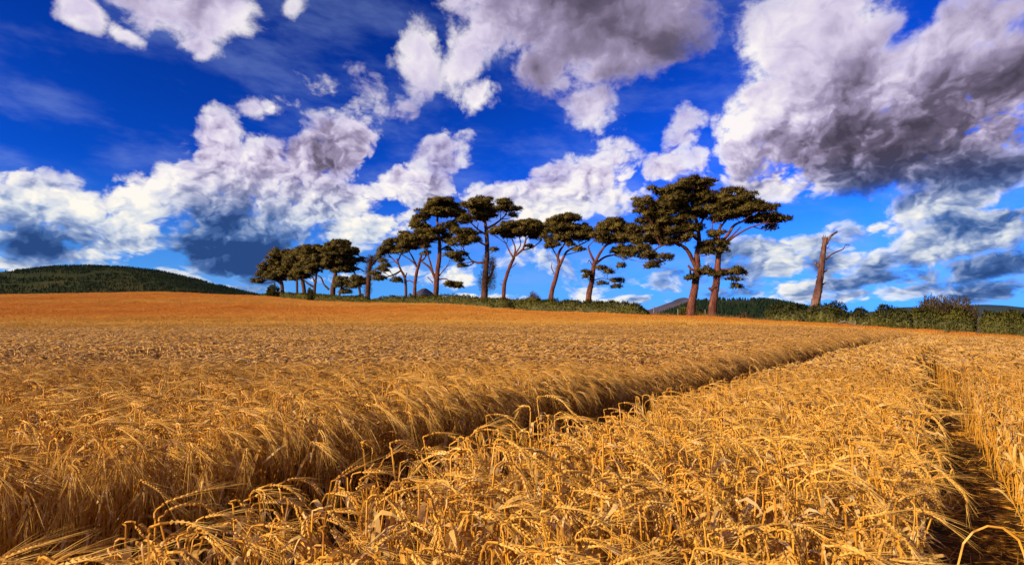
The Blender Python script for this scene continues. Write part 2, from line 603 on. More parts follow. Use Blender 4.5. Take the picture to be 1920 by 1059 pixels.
def hill(name, label, D, sil, depth, material, base=-16.0, rough=1.0, back=1.3):
    """a ridge whose crest, seen from the field, follows the silhouette points"""
    xs = np.linspace(sil[0][0], sil[-1][0], 150)
    ys = interp(xs, sil)
    fr = np.concatenate([np.linspace(0, 1, 26), 1 + np.linspace(0, 1, 14)[1:]])
    V = []
    for f in fr:
        dd = D - depth * (1 - f) if f <= 1 else D + depth * back * (f - 1)
        crest = CAM_Z + (HORIZON - ys) / FOCAL * D
        prof = sstep(f) if f <= 1 else 1 - sstep(f - 1)
        X = (xs - 960) / FOCAL * D + (dd - D) * (xs - 960) / FOCAL * .35
        Z = base + (crest - base) * prof
        Z = Z + rough * wob(X, np.full_like(X, dd), 5.0 / depth, 3) * depth * .018 * prof * (1 - prof) * 4
        V.append(np.stack([X, np.full_like(X, dd), Z], -1))
    V = np.array(V)
    n, k = V.shape[:2]
    i = np.arange(n - 1)[:, None] * k + np.arange(k - 1)[None, :]
    f = np.stack([i, i + 1, i + k + 1, i + k], -1).reshape(-1, 4)
    o = link(name, np_mesh(name, V.reshape(-1, 3), f, [material], True))
    tag(o, label, kind='structure')
    return o, V


LEFT_SIL = [(-700, 560), (-400, 535), (-150, 520), (0, 514), (22, 509), (60, 506), (115, 500), (170, 499), (240, 502), (300, 509), (350, 520), (400, 532), (450, 545), (500, 556), (600, 575), (700, 592)]
GREEN_SIL = [(1240, 592), (1290, 572), (1310, 567), (1345, 563), (1400, 563), (1440, 566), (1470, 573), (1510, 585), (1560, 593)]
h_left, V_left = hill('wooded_hill', 'long dark wooded hill behind the left end of the field', 1500, LEFT_SIL, 520, HILL_GREEN)
h_green, V_green = hill('wooded_hill', 'green wooded hill behind the two tall pines', 1600, GREEN_SIL, 420, HILL_GREEN)
hill('heather_hill', 'purple hill with a small rocky summit left of the two tall pines', 4200,
     [(1130, 597), (1200, 586), (1225, 580), (1245, 572), (1258, 567), (1270, 563), (1276, 558.5), (1281, 558), (1286, 562), (1300, 565), (1330, 574), (1400, 590), (1430, 597)], 1100, HILL_HAZED_HEATH, rough=.5)
hill('distant_peak', 'pointed blue peak seen low between the pine trunks in the middle', 6500,
     [(700, 590), (740, 575), (768, 561), (785, 546), (793, 541), (799, 540.5), (806, 545), (815, 552), (832, 561), (870, 575), (930, 592)], 1500, HILL_HAZED_HEATH, rough=.5)
hill('distant_hill', 'blue hill on the horizon behind the upright shrub at the right', 3600,
     [(1620, 596), (1660, 586), (1680, 579), (1690, 576), (1700, 575.5), (1712, 578), (1750, 578), (1800, 572), (1840, 571), (1862, 572), (1880, 576), (1900, 583), (1925, 588), (2000, 596)], 900, HILL_HAZE_BLUE, rough=.6)


# far woods: conifers covering the wooded hills (nobody could count them)
def gn_instances(name, pts, rot, scl, idx, tint, protos):
    """one object whose points carry copies of the prototype meshes"""
    me = bpy.data.meshes.new(name)
    me.vertices.add(len(pts))
    me.vertices.foreach_set('co', np.asarray(pts, np.float32).ravel())
    a = me.attributes.new('rot', 'FLOAT_VECTOR', 'POINT'); a.data.foreach_set('vector', np.asarray(rot, np.float32).ravel())
    a = me.attributes.new('scl', 'FLOAT_VECTOR', 'POINT'); a.data.foreach_set('vector', np.asarray(scl, np.float32).ravel())
    a = me.attributes.new('idx', 'INT', 'POINT'); a.data.foreach_set('value', np.asarray(idx, np.int32))
    a = me.attributes.new('tint', 'FLOAT', 'POINT'); a.data.foreach_set('value', np.asarray(tint, np.float32))
    coll = bpy.data.collections.new(name + '_kinds')
    for k, pm in enumerate(protos):
        coll.objects.link(bpy.data.objects.new('%s_kind_%02d' % (name, k), pm))
    o = link(name, me)
    ng = bpy.data.node_groups.new(name + '_spread', 'GeometryNodeTree')
    ng.interface.new_socket('Geometry', in_out='INPUT', socket_type='NodeSocketGeometry')
    ng.interface.new_socket('Geometry', in_out='OUTPUT', socket_type='NodeSocketGeometry')
    gi, go = ng.nodes.new('NodeGroupInput'), ng.nodes.new('NodeGroupOutput')
    ci = ng.nodes.new('GeometryNodeCollectionInfo')
    ci.inputs['Collection'].default_value = coll
    ci.inputs['Separate Children'].default_value = True
    ci.inputs['Reset Children'].default_value = True
    ip = ng.nodes.new('GeometryNodeInstanceOnPoints')
    ip.inputs['Pick Instance'].default_value = True

    def attr(nm, typ):
        n = ng.nodes.new('GeometryNodeInputNamedAttribute')
        n.data_type = typ
        n.inputs['Name'].default_value = nm
        return n.outputs['Attribute']
    er = ng.nodes.new('FunctionNodeEulerToRotation')
    ng.links.new(attr('rot', 'FLOAT_VECTOR'), er.inputs[0])
    ng.links.new(gi.outputs[0], ip.inputs['Points'])
    ng.links.new(ci.outputs[0], ip.inputs['Instance'])
    ng.links.new(attr('idx', 'INT'), ip.inputs['Instance Index'])
    ng.links.new(er.outputs[0], ip.inputs['Rotation'])
    ng.links.new(attr('scl', 'FLOAT_VECTOR'), ip.inputs['Scale'])
    ng.links.new(ip.outputs[0], go.inputs[0])
    md = o.modifiers.new('spread', 'NODES')
    md.node_group = ng
    return o


def conifer_mesh(seed):
    r = np.random.default_rng(seed)
    V, F = [], []
    H = 1.0
    for t in range(5):
        z0 = .10 + t * .17
        rr = .26 * (1 - t / 5.6)
        top = z0 + .30
        n = 7
        ang = np.linspace(0, 2 * math.pi, n, endpoint=False) + r.uniform(0, 1)
        b = len(V)
        for a in ang:
            q = rr * r.uniform(.75, 1.15)
            V.append((q * math.cos(a), q * math.sin(a), z0 + r.uniform(-.03, .03)))
        V.append((0, 0, min(top, 1.0)))
        for j in range(n):
            F.append((b + j, b + (j + 1) % n, b + n))
    return np_mesh('conifer', V, F, [CONIFER])


def m_conifer():
    m, N = mat('conifer_needles')
    rnd = N.n.new('ShaderNodeObjectInfo').outputs['Random']
    c = N.ramp(rnd, [(0, (.006, .014, .009)), (.6, (.011, .023, .013)), (1, (.022, .030, .015))])
    return finish(m, N, surface(N, c, .9, spec=.05))


CONIFER = m_conifer()


def forest(name, label, V, n, hmin, hmax, seed, keep):
    r = np.random.default_rng(seed)
    rows, cols = V.shape[:2]
    a = r.uniform(3, rows * .70, n)
    b = r.uniform(0, cols - 1.001, n)
    i, j = a.astype(int), b.astype(int)
    fa, fb = (a - i)[:, None], (b - j)[:, None]
    P = (V[i, j] * (1 - fa) * (1 - fb) + V[i + 1, j] * fa * (1 - fb) + V[i, j + 1] * (1 - fa) * fb + V[i + 1, j + 1] * fa * fb)
    ok = keep(P, a / rows, r)
    P = P[ok]
    n = len(P)
    P[:, 2] -= 1.0
    h = r.uniform(hmin, hmax, n)
    scl = np.stack([h * r.uniform(.8, 1.3, n), h * r.uniform(.8, 1.3, n), h], -1)
    rot = np.stack([np.zeros(n), np.zeros(n), r.uniform(0, 6.28, n)], -1)
    o = gn_instances(name, P, rot, scl, r.integers(0, 3, n), np.zeros(n), [conifer_mesh(seed * 10 + k) for k in range(3)])
    tag(o, label, 'forest', kind='stuff')


def keep_left(P, a, r):
    px = 960 + FOCAL * P[:, 0] / P[:, 1]
    py = HORIZON - (P[:, 2] - CAM_Z) / P[:, 1] * FOCAL
    glade = np.abs(py - 514 - 3 * np.sin(px * .02) - 2.2 * np.sin(px * .055)) < 4.2 - np.clip((px - 120) * .03, 0, 9)      # a strip of open moor along the slope
    glade |= np.abs(py - 531 - 2.5 * np.sin(px * .03 + 1)) < 2.4 * np.sin(px * .017 + .6)
    return ~(glade & (r.random(len(px)) < .93)) & (px < 640) & ~((px > -60) & (px < 25) & (a > .5) & (r.random(len(px)) < .9))


forest('hill_forest', 'dark conifer forest covering the long hill at the left', V_left, 40000, 3.2, 7.5, 3, keep_left)
forest('hill_forest', 'conifer forest on the hill behind the two tall pines', V_green, 5200, 7, 15, 4, lambda P, a, r: wob(P[:, 0], P[:, 1], .02, 2) < .45)


# ================================================================== trees
def catmull(P, sub):
    P = [np.asarray(p, float) for p in P]
    if len(P) < 3:
        t = np.linspace(0, 1, sub * (len(P) - 1) + 1)[:, None]
        return P[0] * (1 - t) + P[-1] * t
    Q = [2 * P[0] - P[1]] + P + [2 * P[-1] - P[-2]]
    out = []
    for i in range(1, len(Q) - 2):
        p0, p1, p2, p3 = Q[i - 1:i + 3]
        for k in range(sub):
            t = k / sub
            out.append(.5 * ((2 * p1) + (-p0 + p2) * t + (2 * p0 - 5 * p1 + 4 * p2 - p3) * t * t + (-p0 + 3 * p1 - 3 * p2 + p3) * t ** 3))
    out.append(P[-1])
    return np.array(out)


def tube(path, rad, sides=6, r=None, rough=0.0):
    """verts, quad faces (closed with a last ring pulled together)"""
    path = np.asarray(path, float)
    n = len(path)
    rad = np.asarray(rad, float)
    T = np.gradient(path, axis=0)
    T /= np.maximum(np.linalg.norm(T, axis=1, keepdims=True), 1e-9)
    ref = np.array([0, 1, 0]) if abs(T[0][1]) < .8 else np.array([1, 0, 0])
    S = np.cross(T, ref)
    S /= np.maximum(np.linalg.norm(S, axis=1, keepdims=True), 1e-9)
    B = np.cross(T, S)
    a = np.linspace(0, 2 * math.pi, sides, endpoint=False)
    rr = rad[:, None] * np.ones(sides)[None]
    if rough and r is not None:
        rr = rr * (1 + rough * r.normal(0, 1, rr.shape))
    V = path[:, None] + rr[..., None] * (np.cos(a)[None, :, None] * S[:, None] + np.sin(a)[None, :, None] * B[:, None])
    i = np.arange(n - 1)[:, None] * sides + np.arange(sides)[None]
    j = np.arange(n - 1)[:, None] * sides + (np.arange(sides)[None] + 1) % sides
    F = np.stack([i, j, j + sides, i + sides], -1).reshape(-1, 4)
    return V.reshape(-1, 3), F


def join(parts):
    V, F, o = [], [], 0
    for v, f in parts:
        V.append(v)
        F.append(f + o)
        o += len(v)
    return np.concatenate(V), np.concatenate(F)


def blades(P, D, length, width, r, outward=None):
    """one thin triangle per point P along direction D; returns verts, faces, normals"""
    n = len(P)
    D = D / np.maximum(np.linalg.norm(D, axis=1, keepdims=True), 1e-9)
    side = np.cross(D, r.normal(0, 1, (n, 3)))
    side /= np.maximum(np.linalg.norm(side, axis=1, keepdims=True), 1e-9)
    L = np.asarray(length).reshape(-1, 1) * np.ones((n, 1))
    W = np.asarray(width).reshape(-1, 1) * np.ones((n, 1))
    v0 = P - side * W * .5
    v1 = P + side * W * .5
    v2 = P + D * L
    if outward is not None:
        N = np.cross(v1 - v0, v2 - v0)
        flip = (N * outward).sum(1) < 0
        v0[flip], v1[flip] = v1[flip].copy(), v0[flip].copy()
    V = np.stack([v0, v1, v2], 1).reshape(-1, 3)
    F = np.arange(3 * n).reshape(-1, 3)
    return V, F


def unit(r, n):
    u = r.normal(0, 1, (n, 3))
    return u / np.linalg.norm(u, axis=1, keepdims=True)


def foliage(pads, r, lump, tufts, nb, blen, bwid, density=1.0):
    """needle clumps: every pad (centre, a, b(vertical), c(depth)) is filled with flattened lumps of tufts"""
    P, Dv, O, lumps = [], [], [], []
    for (c, a, b, cc) in pads:
        k = max(3, int(density * 2.7 * a * cc / lump ** 2 + density * 1.3 * b * a / lump ** 2))
        u = unit(r, k)
        rad = r.random(k) ** .45
        off = u * rad[:, None] * np.array([a, cc, b]) * np.array([1, 1, .9])
        off[:, 2] = np.where(off[:, 2] < -.45 * b, off[:, 2] * .6, off[:, 2])
        ctr = c + off
        lumps.append((c, ctr))
        for q in range(k):
            s = lump * r.uniform(.65, 1.25)
            w = unit(r, tufts)
            w[:, 2] = np.where(w[:, 2] < -.3, -w[:, 2] * .7, w[:, 2])
            p = ctr[q] + w * np.array([s, s, s * .55]) * (r.random(tufts)[:, None] ** .35)
            out = w * np.array([1, 1, 1.5]) + .55 * off[q] / np.array([a, cc, b]) + np.array([0, 0, .35])
            out /= np.linalg.norm(out, axis=1, keepdims=True)
            P.append(np.repeat(p, nb, 0))
            O.append(np.repeat(out, nb, 0))
    P, O = np.concatenate(P), np.concatenate(O)
    n = len(P)
    Dv = O + unit(r, n) * .95 + np.array([0, 0, .25])
    V, F = blades(P, Dv, blen * r.uniform(.6, 1.25, n), bwid * r.uniform(.7, 1.3, n), r, O)
    Nn = np.repeat(O * .75 + unit(r, n) * .35, 3, 0)
    Nn /= np.linalg.norm(Nn, axis=1, keepdims=True)
    return V, F, Nn, lumps


def tree(label, D, trunk, branches, pads, seed, group=None, bark=None, leaf=None, ivy=None, density=1.0, name='pine_tree', cat='tree', lumpf=1.0, bare=True):
    r = np.random.default_rng(seed)
    bark = bark or BARK
    leaf = leaf or PINE
    x0, y0 = trunk[0][0], trunk[0][1]
    if 480 < x0 < 1220:
        D = max(D, float(interp(x0, EDGE_D)) + 3.8)      # the row stands behind the hedge
    k = D / FOCAL
    base = np.array(at(x0, y0, D))
    base[2] = float(land_z(base[0], base[1])) - .05
    root = bpy.data.objects.new(name, None)
    COL.objects.link(root)
    root.empty_display_size = .5
    root.location = base
    tag(root, label, cat, group)

    def w(px, py, dd=0.0):
        return np.array(at(px, py, D)) + np.array([0, dd, 0]) - base
    tp = [w(p[0], p[1]) for p in trunk]
    tp[0][2] = 0.0
    tr = [p[2] * k * .44 for p in trunk]
    path = catmull(tp, 6)
    rad = np.interp(np.linspace(0, 1, len(path)), np.linspace(0, 1, len(tr)), tr)
    rad[0] *= 1.3; rad[1] *= 1.18; rad[2] *= 1.08
    v, f = tube(path, rad, 10, r, .06)
    trunk_o = link('trunk', np_mesh('trunk', v, f, [bark], True), root)
    # skeleton nodes from which limbs grow
    nodes = [(p, q) for p, q in zip(path[len(path) // 2:], rad[len(path) // 2:])]
    for b in branches:
        dd = 0.0
        pts, rr = [], []
        dirn = r.uniform(-.55, .55)
        for i, p in enumerate(b):
            if i:
                dd += dirn * abs(p[0] - b[i - 1][0]) * k + r.normal(0, .1)
            pts.append(w(p[0], p[1], dd))
            rr.append(p[2] * k * .5)
        bp = catmull(pts, 5)
        br = np.interp(np.linspace(0, 1, len(bp)), np.linspace(0, 1, len(rr)), rr)
        v, f = tube(bp, br, 7, r, .06)
        link('branch', np_mesh('branch', v, f, [bark], True), trunk_o)
        nodes += [(p, q) for p, q in zip(bp[len(bp) // 3:], br[len(bp) // 3:])]
    if pads:
        cx = np.mean([p[0] for p in pads])
        half = (max(p[0] + p[2] for p in pads) - min(p[0] - p[2] for p in pads)) * .5 * k
        PW = []
        for p in pads:
            grow = 1.16 if leaf is PINE_FAR else 1.0
            a, b = p[2] * k * 1.14 * grow, p[3] * k * 1.2 * grow
            edge = min(1.0, abs(p[0] - cx) * k / max(half, .1))
            room = half * .62 * math.sqrt(max(0.05, 1 - edge * edge))
            dd = r.uniform(-.75, .45) * room
            PW.append((w(p[0], p[1], dd), a, b, max(.8 * a, .5 * b)))
            if p[2] >= 12:
                s2 = .8
                PW.append((w(p[0] + r.uniform(-3, 3), p[1] + r.uniform(0, 4), dd + (1 if dd < 0 else -1) * room * r.uniform(.6, 1.1)), a * s2, b * s2, .8 * a * s2))
        lump = (.40 + .0022 * D) * lumpf
        V, F, Nn, lumps = foliage(PW, r, lump, 32, 4, .32 + .0014 * D, .050 + .0007 * D, density)
        link('crown', np_mesh('crown', V, F, [leaf], True, Nn), root)
        # limbs reaching the pads, and twigs inside them
        tw = []
        for _ in range(6):                       # dead stubs on the bare trunk
            j = int(r.uniform(.30, .75) * (len(path) - 1))
            dr = np.array([r.normal(0, 1), r.normal(0, .6), r.uniform(-.1, .6)])
            ln = r.uniform(.25, .9)
            e = path[j] + dr / np.linalg.norm(dr) * ln
            tw.append(tube(catmull([path[j], (path[j] + e) * .5 + r.normal(0, .06, 3), e], 3), np.linspace(.05, .015, 7), 4))
        for (c, a, b, cc), (_, ctr) in zip(PW, lumps):
            best, bd = None, 1e9
            for (p, q) in nodes:
                d = np.linalg.norm(p - c) + max(0, p[2] - c[2] + .2 * b) * 2.2
                if d < bd:
                    bd, best = d, (p, q)
            p, q = best
            low = c - np.array([0, 0, b * .45])
            mid = (p + low) * .5 + np.array([r.normal(0, .12), r.normal(0, .12), -.10 * np.linalg.norm(low - p) * r.uniform(.2, 1)]) 
            bp = catmull([p, mid, low], 5)
            r0 = min(q * .75, .025 + .018 * bd + .012 * a)
            tw.append(tube(bp, np.linspace(r0, max(.022, r0 * .35), len(bp)), 5, r, .05))
            for t in ctr[:int(6 + 3 * a)]:
                s = bp[r.integers(len(bp) - 5, len(bp))]
                m = (s + t) * .5 + r.normal(0, .12, 3)
                tw.append(tube(catmull([s, m, t], 2), np.linspace(.03, .012, 5), 3))
        v, f = join(tw)
        tag(link('limbs', np_mesh('limbs', v, f, [bark], True), root), kind='stuff')
    if ivy:
        P, Dd = [], []
        for (px, py, rx, ry, n) in ivy:
            u = unit(r, n) * (r.random((n, 1)) ** .5)
            c = w(px, py)
            P.append(c + u * np.array([rx * k, rx * k, ry * k]))
            Dd.append(u * np.array([1, 1, .5]) + np.array([0, 0, .5]) + unit(r, n) * .4)
        P, Dd = np.concatenate(P), np.concatenate(Dd)
        V, F = blades(P, Dd, r.uniform(.25, .7, len(P)), .045, r, Dd)
        link('ivy', np_mesh('ivy', V, F, [IVY]), root)
    return root


FAR = 'pines in the clump at the far left end of the row'
MID = 'pines standing in line along the hedge'
tree('leftmost pine of the row, its low dark crown sloping down to the left', 124,
     [(531, 556, 8), (529, 535, 7), (524, 515, 6), (520, 500, 4)], [[(529, 535, 4), (515, 522, 3), (500, 515, 2)], [(527, 520, 4), (540, 505, 3)]],
     [(484, 528, 10, 4), (496, 516, 10, 6), (506, 501, 12, 8), (516, 488, 12, 8), (531, 478, 15, 7), (527, 503, 15, 10), (541, 495, 14, 11), (508, 519, 12, 6), (536, 513, 12, 6), (521, 520, 12, 6), (545, 508, 10, 7), (500, 508, 9, 6)],
     101, FAR, BARK_DARK, PINE_FAR)
tree('second pine from the left, its thin straight trunk shaded by the clump', 121,
     [(557, 556, 5), (557, 535, 5), (556, 515, 4), (553, 500, 3)], [[(556, 520, 3), (545, 510, 2)]],
     [(548, 482, 14, 8), (546, 499, 14, 9), (553, 512, 12, 7), (558, 492, 12, 8), (538, 508, 8, 5), (552, 522, 10, 5)], 102, FAR, BARK_DARK, PINE_FAR)
tree('third pine from the left of the row, stout leaning trunk and dense domed crown', 118,
     [(573, 557, 9), (569, 535, 8), (565, 515, 7), (565, 495, 5)], [[(566, 520, 4), (555, 505, 3)], [(565, 510, 4), (576, 496, 3)]],
     [(568, 472, 16, 7), (560, 484, 16, 9), (572, 492, 16, 10), (566, 507, 16, 8), (576, 480, 12, 8), (568, 519, 12, 5)], 103, FAR, BARK_DARK, PINE_FAR)
tree('pine with a forked trunk and rounded crown in the middle of the left clump', 115,
     [(589, 557, 7), (590, 540, 6), (592, 525, 5), (594, 505, 4)], [[(588, 538, 4), (577, 530, 3), (570, 522, 2)], [(590, 530, 3), (586, 518, 2), (584, 508, 2)]],
     [(588, 470, 20, 7), (602, 471, 16, 8), (592, 484, 20, 9), (600, 494, 14, 10), (586, 500, 12, 7), (611, 488, 9, 8), (581, 485, 10, 8), (588, 510, 10, 5), (608, 500, 9, 7)], 104, FAR, BARK_DARK, PINE_FAR)
tree('tallest pine of the left clump, thick trunk and peaked top', 111,
     [(624, 560, 12), (624, 545, 11), (627, 525, 9), (630, 505, 7), (632, 485, 4)],
     [[(617, 543, 4), (608, 533, 3), (603, 521, 3), (596, 516, 2)], [(628, 510, 5), (643, 498, 4), (658, 503, 3), (668, 520, 3)], [(629, 500, 4), (618, 495, 3)], [(655, 500, 3), (672, 503, 2), (680, 509, 2)]],
     [(640, 463, 18, 7), (653, 457, 5, 5), (624, 460, 8, 6), (634, 475, 26, 10), (660, 474, 12, 8), (671, 488, 9, 5), (628, 492, 20, 9), (648, 490, 16, 8), (646, 505, 16, 7), (622, 507, 10, 6)], 105, FAR, BARK_DARK, PINE_FAR)
tree('small crooked pine growing under the right side of the left clump', 109,
     [(634, 558, 5), (638, 545, 4), (646, 530, 4), (652, 518, 3)], [[(640, 542, 3), (650, 536, 2)]],
     [(644, 527, 9, 5), (655, 533, 12, 5), (650, 548, 9, 4), (638, 536, 7, 4)], 106, None, BARK_DARK, PINE_FAR)
tree('slender leaning pine close to the left of the ivy clad trunk', 107,
     [(677, 558, 6), (674, 540, 5), (668, 526, 4), (662, 514, 3)], [[(674, 540, 3), (680, 528, 2)]],
     [(670, 524, 12, 4), (677, 531, 11, 5), (664, 536, 8, 4), (684, 524, 6, 3)], 107, None, BARK_DARK, PINE_FAR)
tree('dead looking trunk clad in brown ivy to its bushy top', 104,
     [(689, 561, 11), (690, 540, 10), (692, 515, 9), (694, 495, 8), (697, 480, 5)], [[(693, 500, 5), (703, 490, 4), (708, 482, 3)]], [], 108, None, BARK_DARK,
     ivy=[(695, 489, 10, 11, 900), (692, 510, 8, 18, 900), (690, 540, 7, 18, 700), (704, 486, 6, 8, 300)], name='ivy_clad_tree')
tree('pine with a low side branch reaching left towards the ivy clad trunk', 96,
     [(761, 560, 6), (761, 535, 5.5), (758, 518, 5), (750, 503, 4.5), (744, 485, 3.5)],
     [[(751, 508, 3.5), (739, 514, 3), (722, 519, 2)], [(759, 522, 3), (763, 511, 2)], [(762, 528, 2), (768, 526, 2), (776, 530, 2)], [(746, 495, 3), (733, 482, 2)], [(746, 490, 3), (752, 475, 2)]],
     [(702, 515, 10, 5), (712, 524, 11, 4), (721, 507, 10, 6), (726, 498, 9, 5), (714, 477, 9, 6), (727, 466, 13, 7), (737, 456, 11, 7), (722, 471, 12, 5), (743, 473, 9, 5), (746, 527, 10, 5), (717, 488, 8, 6)], 109, MID)
tree('pine with a clean curved trunk and spreading limbs, left of the forked one', 91,
     [(777, 561, 8), (778, 535, 7), (781, 512, 7), (786, 494, 6), (790, 478, 4)],
     [[(781, 500, 4), (774, 484, 3), (764, 468, 2)], [(784, 494, 4), (796, 484, 3), (801, 470, 2)], [(780, 496, 3), (768, 486, 2), (755, 478, 1.5)]],
     [(752, 452, 11, 6), (762, 444, 14, 8), (778, 448, 14, 8), (789, 455, 13, 7), (750, 463, 10, 5), (768, 460, 18, 5), (796, 464, 9, 4), (757, 474, 9, 3), (801, 477, 8, 4)], 110, MID)
tree('tall pine with a forked red trunk and layered dome, left of the ivy trunked pine', 87,
     [(816, 562, 12), (818, 535, 11), (820, 510, 10), (824, 480, 9), (824, 450, 7), (820, 415, 5), (824, 395, 3)],
     [[(817, 525, 6), (811, 510, 5), (804, 500, 4), (792, 491, 3)], [(811, 508, 4), (806, 488, 3), (801, 470, 2)], [(821, 520, 3), (829, 510, 2), (836, 502, 2)], [(820, 524, 3), (836, 523, 2), (850, 533, 2)],
      [(822, 440, 5), (804, 425, 4), (795, 412, 3)], [(822, 435, 5), (842, 420, 4), (855, 408, 3)], [(812, 530, 2), (802, 519, 1.5)], [(823, 470, 4), (840, 460, 3)]],
     [(830, 383, 22, 6), (814, 389, 20, 7), (850, 390, 14, 7), (796, 398, 11, 7), (830, 400, 34, 7), (789, 411, 14, 6), (864, 402, 10, 5), (784, 424, 15, 7), (802, 436, 20, 8), (824, 434, 12, 7),
      (845, 424, 14, 5), (871, 414, 12, 7), (787, 446, 14, 7), (808, 450, 16, 6), (838, 446, 11, 7), (844, 456, 8, 5), (853, 536, 13, 5), (848, 480, 12, 4), (839, 470, 7, 5)], 111, MID)
tree('tall pine with a twiggy ivy clad trunk and two flat tiers of foliage', 80,
     [(908, 564, 15), (909, 535, 13), (911, 505, 11), (913, 480, 10), (913, 450, 9), (910, 420, 7), (906, 395, 4)],
     [[(908, 492, 5), (895, 492, 4), (882, 486, 3), (874, 474, 2.5), (864, 468, 2)], [(913, 428, 5), (926, 420, 4), (938, 410, 3), (948, 400, 2)], [(911, 440, 4), (896, 430, 3), (884, 419, 2)], [(911, 535, 6), (921, 515, 5), (926, 497, 4)],
      [(911, 460, 4), (895, 452, 3), (880, 446, 2)], [(894, 432, 2), (897, 418, 1.5)]],
     [(888, 378, 7, 5), (905, 381, 17, 7), (893, 391, 21, 7), (880, 394, 8, 5), (915, 398, 18, 6), (900, 404, 20, 5), (945, 383, 13, 6), (950, 391, 14, 5), (968, 394, 8, 3.5), (962, 406, 9, 3.5), (940, 396, 11, 4),
      (872, 411, 12, 5), (862, 436, 14, 6), (880, 437, 15, 6), (865, 455, 14, 7), (886, 449, 14, 7), (852, 460, 8, 5), (858, 478, 12, 4), (862, 491, 10, 3), (868, 500, 8, 2.5), (926, 471, 5, 4)], 112, MID, BARK_DARK,
     ivy=[(909, 530, 12, 24, 1100), (921, 520, 9, 30, 900), (924, 495, 6, 14, 400), (912, 495, 8, 20, 500)])
tree('slim pine with a bare leaning trunk and a flat umbrella crown', 73,
     [(944, 566, 9), (945, 540, 8), (949, 520, 7.5), (956, 500, 7), (964, 482, 6)],
     [[(963, 484, 4), (955, 470, 3), (949, 456, 2)], [(964, 482, 4), (966, 465, 3), (960, 448, 2)], [(965, 480, 4.5), (980, 468, 4), (986, 450, 3)], [(978, 469, 3), (998, 464, 2.5), (1016, 450, 2)], [(957, 503, 2), (968, 494, 1.5)], [(944, 537, 1.5), (937, 531, 1)],
      [(966, 476, 3), (976, 460, 2), (974, 446, 2)]],
     [(960, 424, 19, 6), (985, 420, 18, 7), (1001, 426, 17, 7), (936, 432, 16, 6), (950, 438, 17, 5), (976, 437, 24, 5), (1005, 438, 16, 5), (925, 438, 9, 4), (1016, 431, 8, 6), (993, 462, 7, 2.5)], 113, MID, lumpf=.9)
tree('leaning pine whose red trunk splits into two stems under a rounded crown', 68,
     [(1030, 572, 12), (1034, 550, 10), (1041, 525, 9), (1046, 505, 8), (1048, 495, 7), (1046, 480, 6), (1052, 466, 5)],
     [[(1047, 503, 6), (1056, 484, 5), (1064, 471, 4), (1082, 462, 3), (1096, 456, 2)], [(1039, 512, 2), (1034, 502, 1.5), (1035, 492, 1)], [(1060, 478, 2), (1072, 475, 1.5), (1088, 471, 1)], [(1047, 486, 3), (1038, 470, 2.5)], [(1050, 470, 4), (1060, 455, 3)]],
     [(1055, 415, 17, 7), (1071, 412, 15, 7), (1036, 420, 13, 7), (1045, 432, 21, 9), (1070, 430, 21, 9), (1095, 430, 18, 8), (1030, 449, 11, 7), (1055, 449, 16, 7), (1085, 446, 21, 7), (1105, 440, 15, 8),
      (1034, 461, 13, 5), (1064, 461, 8, 5), (1082, 471, 10, 2.5)], 114, MID)
tree('leaning pine with needles sprouting low on its red trunk, left of the tall pair', 64,
     [(1101, 577, 14), (1104, 555, 12), (1109, 530, 11), (1112, 508, 10), (1115, 490, 8)],
     [[(1114, 490, 5), (1107, 475, 4), (1103, 462, 3)], [(1116, 492, 6), (1125, 474, 5), (1134, 462, 4), (1148, 456, 3)], [(1118, 494, 5), (1134, 482, 4), (1152, 477, 3), (1170, 474, 2)], [(1114, 525, 2), (1130, 522, 1.5), (1150, 527, 1.5)], [(1150, 478, 2), (1168, 486, 1.5), (1172, 500, 1)],
      [(1112, 500, 2), (1104, 488, 1.5), (1101, 495, 1)]],
     [(1150, 418, 19, 7), (1136, 428, 17, 8), (1160, 430, 17, 9), (1180, 430, 16, 10), (1121, 440, 12, 6), (1141, 449, 21, 7), (1166, 449, 19, 8), (1189, 446, 14, 10), (1126, 458, 10, 4), (1166, 470, 17, 6), (1186, 474, 10, 6), (1201, 470, 10, 5),
      (1129, 505, 10, 3.5), (1100, 520, 8, 3.5), (1096, 512, 5, 1.5), (1136, 513, 9, 2), (1125, 533, 6, 3), (1158, 527, 10, 3.5), (1153, 540, 7, 2), (1167, 500, 3, 4)], 115, MID)
